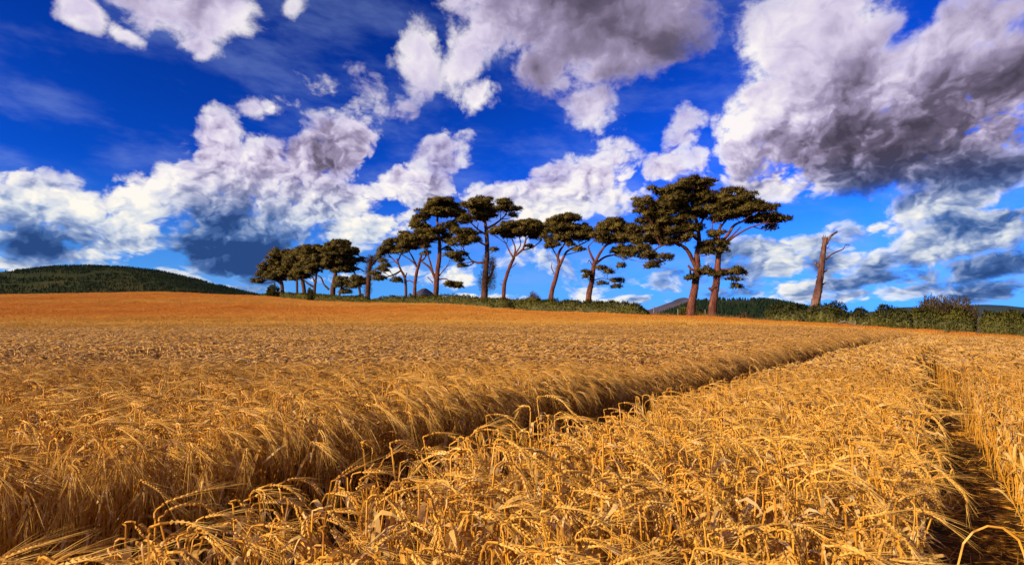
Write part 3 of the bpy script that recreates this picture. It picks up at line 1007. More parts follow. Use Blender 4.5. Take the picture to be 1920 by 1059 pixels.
tree('largest pine, left of the tall pair, with a broad crown hanging low to the left', 58,
     [(1293, 596, 21), (1297, 570, 18), (1302, 545, 16), (1305, 520, 15), (1307, 498, 14), (1307, 475, 11), (1311, 450, 9), (1306, 415, 7), (1298, 385, 5)],
     [[(1304, 500, 8), (1293, 480, 8), (1281, 466, 7), (1262, 458, 5), (1240, 462, 3), (1222, 470, 2)], [(1297, 507, 5), (1291, 497, 4)], [(1308, 450, 6), (1285, 425, 5), (1262, 405, 4)], [(1307, 430, 5), (1322, 405, 4), (1322, 385, 3)],
      [(1303, 410, 5), (1275, 388, 4), (1245, 378, 3)], [(1275, 462, 4), (1245, 440, 3), (1220, 425, 3)], [(1232, 466, 2), (1220, 482, 1.5), (1215, 498, 1)], [(1310, 470, 4), (1322, 455, 3)]],
     [(1290, 345, 19, 8), (1315, 349, 17, 8), (1266, 357, 21, 9), (1241, 365, 14, 8), (1216, 361, 8, 5), (1300, 362, 28, 10), (1252, 378, 23, 9), (1191, 385, 9, 7), (1206, 386, 14, 9), (1196, 399, 10, 5), (1226, 395, 21, 9), (1280, 381, 26, 10),
      (1320, 375, 17, 10), (1211, 411, 17, 7), (1241, 406, 21, 8), (1240, 421, 23, 8), (1216, 430, 17, 7), (1266, 416, 23, 8), (1226, 444, 21, 7), (1260, 435, 24, 8), (1290, 430, 19, 7), (1246, 455, 19, 6), (1281, 449, 17, 5), (1201, 450, 15, 7),
      (1194, 469, 13, 5), (1211, 480, 13, 5), (1240, 489, 12, 3), (1225, 487, 8, 3.5), (1216, 502, 11, 3), (1178, 481, 9, 5), (1190, 430, 12, 9), (1320, 460, 12, 5), (1321, 477, 10, 5), (1300, 521, 11, 6), (1319, 511, 13, 5), (1290, 525, 7, 3), (1298, 400, 22, 8), (1330, 398, 14, 7)], 116, density=1.05)
tree('right hand pine of the tall pair, its crown sweeping out to the right', 57,
     [(1335, 598, 19), (1337, 570, 17), (1341, 545, 15), (1344, 520, 14), (1346, 495, 12), (1348, 470, 10), (1346, 445, 7), (1352, 420, 5)],
     [[(1338, 548, 6), (1332, 543, 5), (1328, 540, 4)], [(1346, 462, 7), (1360, 443, 6), (1371, 425, 5), (1388, 417, 3)], [(1352, 466, 5), (1370, 447, 4), (1395, 431, 3), (1420, 424, 2)], [(1356, 458, 4), (1372, 440, 3), (1382, 428, 2)], [(1345, 455, 4), (1336, 438, 3), (1334, 420, 2)],
      [(1348, 505, 4), (1362, 506, 3), (1376, 511, 2), (1384, 525, 1)], [(1388, 417, 3), (1420, 402, 2.5), (1452, 408, 2)], [(1352, 425, 4), (1372, 400, 3), (1380, 380, 2)], [(1385, 530, 1.5), (1378, 540, 1)]],
     [(1366, 360, 11, 5), (1380, 362, 8, 4), (1351, 372, 17, 8), (1390, 375, 21, 7), (1366, 388, 25, 8), (1411, 385, 19, 7), (1337, 396, 18, 8), (1400, 399, 26, 6), (1435, 392, 14, 6), (1440, 405, 14, 5), (1371, 405, 21, 6), (1346, 412, 15, 6), (1421, 414, 19, 4.5),
      (1455, 415, 13, 4), (1465, 413, 8, 3.5), (1440, 429, 9, 3.5), (1340, 440, 13, 5), (1340, 460, 15, 6), (1351, 471, 11, 6), (1326, 470, 9, 4), (1380, 510, 15, 4), (1392, 512, 7, 3), (1378, 525, 9, 2), (1375, 540, 8, 2.5), (1338, 519, 11, 5)], 117, density=1.05)


# ------------------------------------------------------------------ dead standing trunk
def snag():
    D = 50.0
    k = D / FOCAL
    r = np.random.default_rng(5)
    base = np.array(at(1525, 590, D))
    base[2] = float(land_z(base[0], base[1])) - .05
    root = bpy.data.objects.new('dead_tree', None)
    COL.objects.link(root)
    root.location = base
    tag(root, 'leaning dead tree trunk with a broken top and two bare branches', 'dead tree')
    w = lambda x, y, dd=0.0: np.array(at(x, y, D)) + np.array([0, dd, 0]) - base
    P = [(1523, 612, 25), (1525, 585, 22), (1530, 565, 19.5), (1534, 545, 18), (1538, 520, 15), (1541, 495, 13.5), (1544, 470, 12), (1547, 449, 11)]
    path = catmull([w(x, y) for x, y, _ in P], 6)
    path[0][2] = -.05
    rad = np.interp(np.linspace(0, 1, len(path)), np.linspace(0, 1, len(P)), [p[2] * k * .37 for p in P])
    v, f = tube(path, rad, 14, r, .09)
    # ragged broken top
    top = v[-14:]
    top[:, 2] += r.uniform(-.10, .28, 14)
    v[-14:] = top
    cap = len(v)
    v = np.concatenate([v, path[-1:] - np.array([[0, 0, .25]])])
    n0 = cap - 14
    tri = np.array([(n0 + i, n0 + (i + 1) % 14, cap, cap) for i in range(14)])
    me = bpy.data.meshes.new('trunk')
    me.from_pydata(v.tolist(), [], [tuple(q) for q in f.tolist()] + [tuple(q[:3]) for q in tri.tolist()])
    me.materials.append(SNAG)
    for p in me.polygons:
        p.use_smooth = True
    trunk_o = link('trunk', me, root)
    for b in ([(1549, 458, 6), (1555, 446, 4.5), (1562, 439, 3.5), (1569, 435, 3.2)], [(1549, 487, 3.5), (1556, 479, 2.6), (1566, 473, 2.4), (1580, 467, 2.2), (1584, 460, 1.8), (1588, 459, 1.5), (1594, 461, .8)],
              [(1540, 503, 7), (1533, 497, 5.5), (1529, 494, 5)], [(1529, 495, 3), (1529.5, 490, 1.5)], [(1566, 437, 2), (1570, 432, 1)], [(1547, 450, 3), (1547.5, 441, 1)], [(1543, 451, 2), (1541, 446, .8)],
              [(1551, 466, 1.5), (1556, 459, .7)], [(1520, 588, 7), (1513, 590, 5), (1508, 597, 4)], [(1530, 588, 7), (1537, 596, 5), (1543, 604, 4)], [(1522, 578, 4), (1515, 575, 2)], [(1537, 522, 4), (1531, 518, 2.4)], [(1545, 510, 4), (1551, 506, 2)], [(1534, 548, 4), (1527, 546, 2.4)], [(1546, 476, 3), (1540, 471, 1.6)], [(1541, 535, 3.4), (1548, 529, 1.6)], [(1549, 452, 3), (1552, 443, 1)], [(1545, 450, 3), (1544, 440, .8)]):
        pts = [w(x, y, -.02 * i) for i, (x, y, _) in enumerate(b)]
        bp = catmull(pts, 4)
        br = np.interp(np.linspace(0, 1, len(bp)), np.linspace(0, 1, len(b)), [max(q[2], .6) * k * .5 for q in b])
        v, f = tube(bp, br, 6, r, .10)
        link('branch' if b[0][1] < 570 else 'root_flare', np_mesh('branch', v, f, [SNAG], True), trunk_o)


snag()


# ------------------------------------------------------------------ hedges and shrubs
def hedge(label, tops, thick, seed, material, dep=1.8, leafn=60, blen=.20, group=None, name='hedge', ragged=.12, depth=None, cat='hedge', bottom=None):
    """tops: (column, row of the top); the foot follows the land just beyond the crop"""
    r = np.random.default_rng(seed)
    xs = np.array([t[0] for t in tops], float)
    n = 80
    cx = np.linspace(xs[0], xs[-1], n)
    cy = np.interp(cx, xs, [t[1] for t in tops])
    Dp = (interp(cx, EDGE_D) + dep) if depth is None else np.interp(cx, [xs[0], xs[-1]], depth)
    pts = np.array([at(a, b - 2.0, d) for a, b, d in zip(cx, cy, Dp)])
    foot = land_z(pts[:, 0], pts[:, 1]) - .05
    mid = n // 2
    base = np.array([pts[mid, 0], pts[mid, 1], foot[mid]])
    root = bpy.data.objects.new(name, None)
    COL.objects.link(root)
    root.location = base
    tag(root, label, cat, group)
    T = np.gradient(pts[:, :2], axis=0)
    T /= np.linalg.norm(T, axis=1, keepdims=True)
    Nn = np.stack([-T[:, 1], T[:, 0]], -1)
    L = np.linalg.norm(np.diff(pts[:, :2], axis=0), axis=1).sum()
    # inner mass of stems
    taper = np.minimum(1, np.minimum(np.arange(n), n - 1 - np.arange(n)) / 4 + .25)
    V = []
    prof = [(-.40, 0), (-.44, .5), (-.34, .84), (0, .92), (.34, .84), (.44, .5), (.40, 0)]
    h = (pts[:, 2] - foot)
    for (s, q) in prof:
        V.append(np.concatenate([pts[:, :2] + Nn * (s * thick * taper)[:, None] + r.normal(0, .04, (n, 2)), (foot + h * q * (.6 + .4 * taper) * (1 + r.normal(0, .03, n)))[:, None]], 1))
    V = np.array(V).transpose(1, 0, 2)
    k = len(prof)
    i = np.arange(n - 1)[:, None] * k + np.arange(k - 1)[None]
    F = np.stack([i, i + 1, i + k + 1, i + k], -1).reshape(-1, 4)
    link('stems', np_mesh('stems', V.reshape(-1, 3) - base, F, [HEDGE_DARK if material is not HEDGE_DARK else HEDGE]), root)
    # leaves on and around the mass
    per = thick + 2 * h.mean()
    m = int(L * per * leafn)
    t = r.uniform(0, n - 1.001, m)
    i = t.astype(int)
    f = (t - i)[:, None]
    c = pts[i] * (1 - f) + pts[i + 1] * f
    ft = foot[i] * (1 - f[:, 0]) + foot[i + 1] * f[:, 0]
    ang = r.uniform(-.25, math.pi + .25, m)
    ca, sa = np.cos(ang), np.sin(ang)
    sq = lambda x: np.sign(x) * np.abs(x) ** .55
    bump = 1 + ragged * wob(c[:, 0] * 3, sa * 3 + c[:, 1] * 3, 1.0, seed) + r.normal(0, .05, m)
    endt = np.minimum(1, np.minimum(t, n - 1 - t) / 4 + .25)
    hh = (c[:, 2] - ft) * (.6 + .4 * endt)
    off = sq(ca) * thick * .5 * bump * endt
    zz = ft + hh * np.clip(.5 + .5 * sq(sa) * bump + np.where(sa < 0, 0, 0), -.02, 1.2) if False else ft + hh * np.clip(np.where(sa > 0, sq(sa), 0) * bump, 0, 1.25)
    zz = np.where(np.abs(ca) > .8, ft + hh * r.random(m) * .95, zz)
    P = np.stack([c[:, 0] + Nn[i, 0] * off, c[:, 1] + Nn[i, 1] * off, zz], -1)
    out = np.stack([Nn[i, 0] * ca, Nn[i, 1] * ca, np.maximum(sa, 0) + .25], -1)
    out += r.normal(0, .25, out.shape)
    P3 = np.repeat(P, 3, 0)
    O3 = np.repeat(out, 3, 0)
    q = len(P3)
    V, F = blades(P3 + r.normal(0, .05, (q, 3)) - base, O3 + unit(r, q) * 1.1, blen * r.uniform(.6, 1.4, q), blen * .42, r, O3)
    Nv = np.repeat(O3 + unit(r, q) * .5, 3, 0)
    Nv /= np.linalg.norm(Nv, axis=1, keepdims=True)
    link('leaves', np_mesh('leaves', V, F, [material], True, Nv), root)
    return root


hedge('low clipped hedge running under the far left clump of pines', [(488, 554), (520, 551), (600, 556), (680, 560), (694, 560)], 1.6, 21, HEDGE, leafn=34, blen=.26)
hedge('long clipped hedge along the field under the line of pines', [(694, 562), (760, 559), (830, 558), (880, 559), (905, 562), (990, 566), (1060, 569), (1150, 571), (1200, 575), (1216, 582)], 1.7, 22, HEDGE, leafn=42, blen=.22, ragged=.16)
hedge('dark ragged bushes round the foot of the dead trunk', [(1440, 586), (1470, 580), (1500, 584), (1530, 583), (1555, 575), (1568, 574), (1580, 588)], 2.6, 23, HEDGE_DARK, dep=2.2, leafn=70, blen=.2, ragged=.35, name='bramble_thicket', cat='thicket')
hedge('dark uneven shrubs between the dead trunk and the clipped hedge at the right', [(1586, 594), (1610, 590), (1640, 586), (1680, 588), (1712, 589)], 2.2, 24, HEDGE_DARK, dep=1.8, leafn=80, blen=.18, ragged=.3, name='bramble_thicket', cat='thicket')
hedge('clipped hedge below the upright shrub at the right', [(1708, 585), (1740, 587), (1790, 591), (1829, 594)], 2.0, 25, HEDGE, leafn=95, blen=.17, ragged=.18)
hedge('clipped hedge at the right edge, beyond the dark gap', [(1838, 594), (1870, 593), (1900, 594), (1940, 596), (2080, 600)], 2.0, 26, HEDGE, leafn=95, blen=.17, ragged=.18)


def shrub(label, px, ytop, rx, D, seed, material, stems=40, upright=.6, leafn=40, blen=.18, name='shrub', fine=.05, ybase=None):
    r = np.random.default_rng(seed)
    k = D / FOCAL
    base = np.array(at(px, 590, D))
    base[2] = float(land_z(base[0], base[1])) - .05
    h = at(px, ytop, D).z - base[2]
    root = bpy.data.objects.new(name, None)
    COL.objects.link(root)
    root.location = base
    tag(root, label, 'bush')
    R_ = rx * k
    tubes, P, Dd = [], [], []
    for s in range(stems):
        a = r.uniform(0, 6.28)
        q = math.sqrt(r.random())
        end = np.array([math.cos(a) * q * R_, math.sin(a) * q * R_ * .8, h * (1 - (.15 + .55 * (1 - upright)) * q * q) * r.uniform(.78, 1.03)])
        st = end * np.array([.35 + .3 * upright, .35 + .3 * upright, 0])
        midp = (st + end) * .5 + np.array([end[0], end[1], 0]) * .12 + r.normal(0, .05, 3)
        bp = catmull([st, midp, end], 4)
        tubes.append(tube(bp, np.linspace(.045, .010, len(bp)), 4))
        t = r.random(leafn) ** .6 * (len(bp) - 1.01)
        i = t.astype(int)
        f = (t - i)[:, None]
        p = bp[i] * (1 - f) + bp[i + 1] * f + r.normal(0, .10, (leafn, 3))
        P.append(p)
        Dd.append((end - midp)[None] / np.linalg.norm(end - midp) * (upright * 1.4) + unit(r, leafn) + (p - np.array([0, 0, h * .4])) / h * .5)
    v, f = join(tubes)
    link('stems', np_mesh('stems', v, f, [BARK_DARK], True), root)
    P, Dd = np.concatenate(P), np.concatenate(Dd)
    out = P - np.array([0, 0, h * .35])
    V, F = blades(P, Dd, blen * r.uniform(.6, 1.5, len(P)), fine, r, out)
    link('leaves', np_mesh('leaves', V, F, [material]), root)
    return root


shrub('tall upright shrub with reddish shoots rising behind the clipped hedge', 1757, 549, 32, 46, 31, WILLOW, 90, .9, 60, .22, 'upright_shrub', .06)
shrub('upright shrub joined to the right of the tallest one behind the hedge', 1799, 554, 28, 45.5, 32, WILLOW, 70, .85, 60, .22, 'upright_shrub', .06)
shrub('low rounded shrub at the left foot of the tall upright one', 1716, 571, 20, 46.5, 33, WILLOW, 40, .6, 60, .2, 'upright_shrub', .06)
shrub('dark rounded shrub under the leftmost pine', 512, 530, 13, 123, 34, HEDGE_DARK, 50, .3, 70, .4, fine=.16)
shrub('small columnar shrub beside the forked pine in the left clump', 581, 537, 5, 114, 35, HEDGE_DARK, 24, .8, 60, .35, fine=.14)
shrub('leafless purple brown domed bush on the hedge right of the umbrella pine', 1000, 544, 18, 74, 36, GORSE, 120, .35, 40, .30, 'twig_bush', .03)
shrub('low dark bush on the hedge at the foot of the umbrella pine', 958, 555, 14, 75, 37, HEDGE_DARK, 30, .3, 50, .26, fine=.10)
shrub('low dark bush behind the trunk of the largest pine', 1284, 572, 14, 66, 38, HEDGE, 40, .4, 60, .25, fine=.09)
shrub('small dark bush between the trunks of the tall pair', 1312, 578, 8, 63, 39, HEDGE_DARK, 24, .4, 50, .25, fine=.09)
shrub('small dark bush between the two slim pines left of the middle', 769, 551, 8, 94, 40, HEDGE_DARK, 24, .4, 50, .3, fine=.12)
shrub('brown bush at the foot of the ivy clad trunk', 676, 549, 9, 106, 41, IVY, 30, .4, 50, .3, fine=.12)
shrub('thin dry shrub in the verge left of the dead trunk', 1396, 585, 12, 54, 42, WILLOW, 30, .6, 40, .2, fine=.05)


# ------------------------------------------------------------------ fallen branch, posts
def fallen_branch():
    D = 43.0
    base = np.array(at(1596, 604, D))
    base[2] = float(land_z(base[0], base[1]))
    root = bpy.data.objects.new('fallen_branch', None)
    COL.objects.link(root)
    root.location = base
    tag(root, 'pale fallen branch lying in the verge right of the dead trunk', 'fallen branch')
    r = np.random.default_rng(9)
    k = D / FOCAL
    w = lambda x, y: np.array(at(x, y, D)) - base
    for nm, b in (('limb', [(1570, 607, 3.4), (1578, 604, 3.4), (1585, 602.5, 3), (1592, 605, 2.8), (1600, 609, 2.6), (1606, 616, 2.4)]), ('branch', [(1612, 614, 2.4), (1618, 607, 1.8), (1626, 603, 1.2)]), ('branch', [(1600, 618, 3.2), (1603, 608, 2.4), (1604, 600, 1.6)]),
                  ('branch', [(1578, 604, 1.6), (1574, 598, 1)])):
        bp = catmull([w(x, y) for x, y, _ in b], 5)
        br = np.interp(np.linspace(0, 1, len(bp)), np.linspace(0, 1, len(b)), [q[2] * k * .5 for q in b])
        v, f = tube(bp, br, 7, r, .08)
        link(nm, np_mesh(nm, v, f, [GREYWOOD], True), root)


fallen_branch()


def post(px, ytop, D, label):
    base = np.array(at(px, 590, D))
    base[2] = float(land_z(base[0], base[1])) - .1
    h = at(px, ytop, D).z - base[2]
    r = np.random.default_rng(int(px))
    path = np.array([[0, 0, 0], [0, 0, h * .5], [.02, 0, h * .93], [.02, 0, h]])
    v, f = tube(path, np.array([.06, .058, .055, .035]), 8, r, .04)
    n = len(v)
    me = bpy.data.meshes.new('fence_post')
    me.from_pydata(v.tolist(), [], f.tolist() + [tuple(range(n - 8, n))])
    me.materials.append(GREYWOOD)
    o = link('fence_post', me, None, base)
    tag(o, label, 'post', 'fence posts beside the tall pines')


post(1226, 573, 62, 'weathered wooden fence post nearest the end of the long hedge')
post(1271, 578, 62, 'weathered wooden fence post just left of the largest pine trunk')
post(1322, 580, 61, 'weathered wooden fence post between the trunks of the tall pair')


# ================================================================== the barley
def m_straw(name, stops, orange, trans, gloss=.05, rough=.45):
    m, N = mat(name)
    oi = N.n.new('ShaderNodeObjectInfo').outputs['Random']
    isl = N.n.new('ShaderNodeNewGeometry').outputs['Random Per Island']
    p = geo_pos(N)
    f = N.math('ADD', N.math('MULTIPLY', oi, .40), N.math('MULTIPLY', isl, .45))
    f = N.math('ADD', f, N.math('MULTIPLY', N.noise(p, .35, 3, .6), .30))
    c = N.ramp(f, stops)
    c = N.mix(N.maprange(N.noise(p, 23.0, 1, .5), .60, .72), c, N.mix(1.0, c, (.55, .52, .70), 'MULTIPLY'))      # dull weathered patches
    c = N.mix(N.maprange(N.noise(p, 17.0, 1, .5), .62, .74), c, N.mix(.35, c, (.85, .74, .52)))      # bleached ones
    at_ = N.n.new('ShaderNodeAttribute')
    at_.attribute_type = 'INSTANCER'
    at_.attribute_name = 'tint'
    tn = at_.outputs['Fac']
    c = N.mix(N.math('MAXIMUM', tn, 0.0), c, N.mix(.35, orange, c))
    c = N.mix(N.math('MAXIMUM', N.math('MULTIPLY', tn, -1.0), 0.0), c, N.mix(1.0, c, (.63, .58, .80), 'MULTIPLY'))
    return finish(m, N, leafy(N, c, trans, gloss, rough))


ORANGE = (.62, .185, .018)
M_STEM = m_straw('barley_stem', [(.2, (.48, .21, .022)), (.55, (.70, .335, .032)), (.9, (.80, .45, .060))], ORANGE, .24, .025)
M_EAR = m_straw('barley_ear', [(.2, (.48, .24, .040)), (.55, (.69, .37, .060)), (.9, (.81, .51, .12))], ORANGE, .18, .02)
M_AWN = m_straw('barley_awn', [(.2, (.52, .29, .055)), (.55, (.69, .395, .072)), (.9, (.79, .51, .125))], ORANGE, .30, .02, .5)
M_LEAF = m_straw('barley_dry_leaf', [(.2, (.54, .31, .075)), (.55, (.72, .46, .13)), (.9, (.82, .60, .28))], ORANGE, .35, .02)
BMATS = [M_STEM, M_EAR, M_AWN, M_LEAF]


def stalk_path(r, H, lean, neck, droop, earL, curl, n_stem, n_neck, n_ear):
    """points (x,z) and headings; heading 0 is straight up, grows towards +x"""
    segs = []
    th = lean
    x = z = 0.0
    pts, hd = [(0.0, 0.0)], [lean]
    for i in range(n_stem):
        ds = H / n_stem
        th = lean * (1 + .35 * i / n_stem)
        x += math.sin(th) * ds
        z += math.cos(th) * ds
        pts.append((x, z)); hd.append(th)
    th0 = th
    for i in range(n_neck):
        t = (i + 1) / n_neck
        th = th0 + (droop - th0) * sstep(t)
        ds = neck / n_neck
        x += math.sin(th) * ds
        z += math.cos(th) * ds
        pts.append((x, z)); hd.append(th)
    k = len(pts) - 1
    for i in range(n_ear):
        th = th + curl / n_ear
        ds = earL / n_ear
        x += math.sin(th) * ds
        z += math.cos(th) * ds
        pts.append((x, z)); hd.append(th)
    return np.array(pts), np.array(hd), k


def to3(p2, yb):
    t = np.linspace(0, 1, len(p2))
    return np.stack([p2[:, 0], yb * t * t, p2[:, 1]], -1)


def tri_of_quads(F):
    return np.concatenate([F[:, [0, 1, 2]], F[:, [0, 2, 3]]])


def ribbon(path, width, side):
    n = len(path)
    V = np.concatenate([path - side * width[:, None] * .5, path + side * width[:, None] * .5])
    i = np.arange(n - 1)
    F = np.stack([i, i + 1, i + n + 1, i + n], -1)
    return V, tri_of_quads(F)


def stalk_full(r, H=None, lean=None, neck=None, droop=None, curl=None, leaves=3, awn=.125, big=1.0, extra=0):
    """a detailed barley stalk as separate parts; all arrays of triangles"""
    H = H if H is not None else r.uniform(.69, .81)
    lean = lean if lean is not None else r.uniform(-.06, .20)
    neck = neck if neck is not None else r.uniform(.02, .07)
    droop = droop if droop is not None else R(r.uniform(45, 110))
    curl = curl if curl is not None else r.uniform(.35, 1.25)
    earL = r.uniform(.095, .130) * big
    p2, hd, k = stalk_path(r, H, lean, neck, droop, earL, curl, 7, 6, 6)
    path = to3(p2, r.uniform(-.06, .06))
    jog = np.cumsum(r.normal(0, .004, (len(path), 3)), 0)
    jog[0] = 0
    path = path + jog * np.array([1, 1, .3])
    out = {}
    stem = path[:k + 1]
    rad = np.interp(np.arange(k + 1), [0, 7, k], [.0024, .0024, .0030]) * big
    v, f = tube(stem, rad, 4)
    out['stem'] = (v, tri_of_quads(f))
    # ear: two rows of grains along the axis, and the bearded awns
    axis = path[k:]
    A = np.gradient(axis, axis=0)
    A /= np.linalg.norm(A, axis=1, keepdims=True)
    ref = np.array([0, 1.0, 0]) * math.cos(r.uniform(-.9, .9)) + np.array([math.cos(hd[-1]), 0, -math.sin(hd[-1])]) * r.uniform(-.8, .8)
    ng = 11
    kv, kf, av, af = [], [], [], []
    for i in range(ng * 2):
        s = (i + .5) / (ng * 2) * (len(axis) - 1.001)
        j = int(s)
        p = axis[j] * (1 - s + j) + axis[j + 1] * (s - j)
        a = A[j] * (1 - s + j) + A[j + 1] * (s - j)
        sd = np.cross(a, np.cross(ref, a))
        sd /= np.linalg.norm(sd)
        up = np.cross(a, sd)
        sg = 1 if i % 2 else -1
        taper = 1 - .45 * (s / (len(axis) - 1)) ** 2
        g0 = p + sd * sg * .0018 * big
        d = a + sd * sg * .38
        d /= np.linalg.norm(d)
        L = .018 * taper * big
        wq = .0050 * taper * big
        m = g0 + d * L * .42
        o = len(kv)
        kv += [g0, m + sd * sg * wq, m + up * wq * .95, m - sd * sg * wq * .6, m - up * wq * .95, g0 + d * L]
        for q in range(4):
            b = o + 1 + q
            c = o + 1 + (q + 1) % 4
            kf += [(o, b, c), (o + 5, c, b)]
        tip = g0 + d * L * .95
        dd = a + sd * sg * r.uniform(.05, .24) + up * r.normal(0, .08)
        dd /= np.linalg.norm(dd)
        al = awn * r.uniform(.75, 1.15) * big
        bend = np.array([0, 0, -1.0]) * al * r.uniform(.0, .12)
        w_ = np.cross(dd, r.normal(0, 1, 3))
        w_ = w_ / np.linalg.norm(w_) * .00080 * big
        o = len(av)
        av += [tip - w_, tip + w_, tip + dd * al * .55 + w_ * .7 + bend * .3, tip + dd * al * .55 - w_ * .7 + bend * .3, tip + dd * al + bend]
        af += [(o, o + 1, o + 2), (o, o + 2, o + 3), (o + 3, o + 2, o + 4)]
    out['ear'] = (np.array(kv), np.array(kf))
    out['awns'] = (np.array(av), np.array(af))
    for q in range(leaves):
        s = [r.uniform(.86, 1.0), r.uniform(.70, .92), r.uniform(.4, .7)][q % 3]
        b = stem[int(s * 7)]
        az = r.normal(0, .8) + (math.pi if r.random() < .2 else 0)
        dirn = np.array([math.cos(az), math.sin(az), 0])
        ll = r.uniform(.10, .22)
        t = np.linspace(0, 1, 7)
        # rises, then folds over at a knee
        knee = r.uniform(.35, .65)
        e1, e2 = r.uniform(.5, 1.25), r.uniform(-1.35, -.2)
        ang = np.where(t < knee, e1, e2)
        ang = np.convolve(np.pad(ang, 1, mode='edge'), [.25, .5, .25], 'valid')
        stp = ll / 6
        c = b + np.concatenate([[np.zeros(3)], np.cumsum(dirn[None] * (np.cos(ang[:-1]) * stp)[:, None] + np.array([0, 0, 1.0])[None] * (np.sin(ang[:-1]) * stp)[:, None], 0)])
        wd = r.uniform(.010, .018) * big * np.array([.55, .9, 1, .95, .8, .5, .05])
        tw = r.uniform(-1.2, 1.2)
        sd = np.stack([-math.sin(az) * np.cos(tw * t), math.cos(az) * np.cos(tw * t), np.sin(tw * t)], -1)
        out['leaf' + '_' * q] = ribbon(c, wd, sd)
    return out


def stalk_mid(r, H=None, hook=False):
    H = H if H is not None else r.uniform(.66, .79)
    droop = R(r.uniform(75, 125) if hook else r.uniform(50, 115))
    p2, hd, k = stalk_path(r, H, r.uniform(-.06, .2), r.uniform(.02, .07), droop, r.uniform(.10, .13), r.uniform(.35, 1.2), 3, 3, 3)
    path = to3(p2, r.uniform(-.05, .05))
    az = r.uniform(0, 3.14)
    sv, sf = ribbon(path[1:k + 1], np.full(k, .0062), np.array([math.sin(az) * .5, math.cos(az), 0.1]))
    ev, ef = tube(path[k:], np.array([.0060, .0130, .0115, .0040]), 4)
    ef = tri_of_quads(ef)
    a = path[-1] - path[-2]
    a /= np.linalg.norm(a)
    na = 3 if hook else 5
    P = path[k + 1] + (path[-1] - path[k + 1]) * r.random((na, 1))
    av, af = blades(P, a[None] + r.normal(0, .17, (na, 3)), r.uniform(.06, .10, na) if hook else r.uniform(.09, .15, na), .0026, r)
    out = [(sv, sf, 0), (ev, ef, 1), (av, af, 2)]
    for _ in range(2):
        c = path[r.integers(2, 5)]
        d = np.array([[r.normal(.6, .6), r.normal(0, .6), r.uniform(-.3, .6)]])
        lv, lf = blades(c[None], d, r.uniform(.08, .18), .018, r)
        out.append((lv, lf, 3))
    return out


def stalk_low(r, fat=1.0):
    H = r.uniform(.67, .79)
    droop = R(r.uniform(75, 155))
    p2, hd, k = stalk_path(r, H, r.uniform(-.05, .2), r.uniform(.04, .10), droop, r.uniform(.10, .13), .2, 1, 2, 1)
    path = to3(p2, r.uniform(-.05, .05))
    az = r.uniform(0, 3.14)
    sv, sf = ribbon(path[[0, 1, 3]], np.array([.006, .008, .008]) * fat, np.array([math.sin(az) * .5, math.cos(az), 0]))
    b, t = path[k], path[-1]
    m = (b + t) * .5
    w = .0115 * fat
    e = np.array([b, m + (w, 0, w * .4), m + (0, w, 0), m - (w, 0, w * .4), m - (0, w, 0), t])
    ef = []
    for q in range(4):
        x, y = 1 + q, 1 + (q + 1) % 4
        ef += [(0, x, y), (5, y, x)]
    a = t - b
    a /= np.linalg.norm(a)
    av, af = blades(np.array([m, t]), a[None] + r.normal(0, .2, (2, 3)), r.uniform(.10, .16, 2), .007 * fat, r)
    return [(sv, sf, 0), (e, np.array(ef), 1), (av, af, 2)]


def clump(r, n, radius, maker, square=False, **kw):
    Vs, Fs, Ms, o = [], [], [], 0
    for i in range(n):
        if square:
            dx, dy = r.uniform(-radius, radius, 2)
        else:
            a, q = r.uniform(0, 6.28), radius * math.sqrt(r.random())
            dx, dy = q * math.cos(a), q * math.sin(a)
        hdg = r.normal(0, .75)
        c, s = math.cos(hdg), math.sin(hdg)
        for v, f, m in maker(r, **kw):
            v = v @ np.array([[c, s, 0], [-s, c, 0], [0, 0, 1]]) + np.array([dx, dy, 0])
            Vs.append(v); Fs.append(f + o); Ms.append(np.full(len(f), m)); o += len(v)
    return np_mesh('barley_clump', np.concatenate(Vs), np.concatenate(Fs), BMATS, False, None, np.concatenate(Ms))


PART_MAT = {'stem': 0, 'ear': 1, 'awns': 2, 'leaf': 3, 'leaf_': 3, 'leaf__': 3}


def whole(parts):
    Vs, Fs, Ms, o = [], [], [], 0
    for k_, (v, f) in parts.items():
        Vs.append(v); Fs.append(f + o); Ms.append(np.full(len(f), PART_MAT[k_])); o += len(v)
    return np_mesh('barley_plant', np.concatenate(Vs), np.concatenate(Fs), BMATS, False, None, np.concatenate(Ms))


# wheel tracks, as bare strips: left and right limit of each for a given depth
TL_R = [(-2, -3.9), (0, -2.7), (1.2, -1.95), (1.5, -1.45), (2.07, -.76), (3.24, .10), (4.29, .92), (5, 1.5), (6.5, 2.6), (8.57, 4.4), (14.5, 9.7), (60, 50.6)]
TR_L = [(-2, -1.7), (0, .15), (1.2, 1.22), (3, 2.66), (4.6, 3.83), (6, 4.85), (9.2, 7.18), (12, 9.5), (60, 52.8)]
TR_R = [(-2, -1.2), (0, .65), (2, 2.36), (4, 3.92), (6, 5.36), (10, 8.1), (12, 9.82), (60, 53.2)]


def crop_ok(X, Y):
    l0 = -4.36 + .9 * Y
    l1 = interp(Y, TL_R) + .10
    r0, r1 = interp(Y, TR_L) - .43, interp(Y, TR_R) - .25
    bad = ((X > l0) & (X < l1)) | ((X > r0) & (X < r1))
    px = 960 + FOCAL * X / np.maximum(Y, 1)
    return ~bad & (Y < interp(np.clip(px, -900, 2400), EDGE_D) - .6)


def scatter(y0, y1, dens, margin, r):
    w = .99 * y1 + margin
    n = int((y1 - y0) * 2 * w * dens)
    X, Y = r.uniform(-w, w, n), r.uniform(y0, y1, n)
    ok = (np.abs(X) < .99 * Y + margin) & crop_ok(X, Y)
    return X[ok], Y[ok]


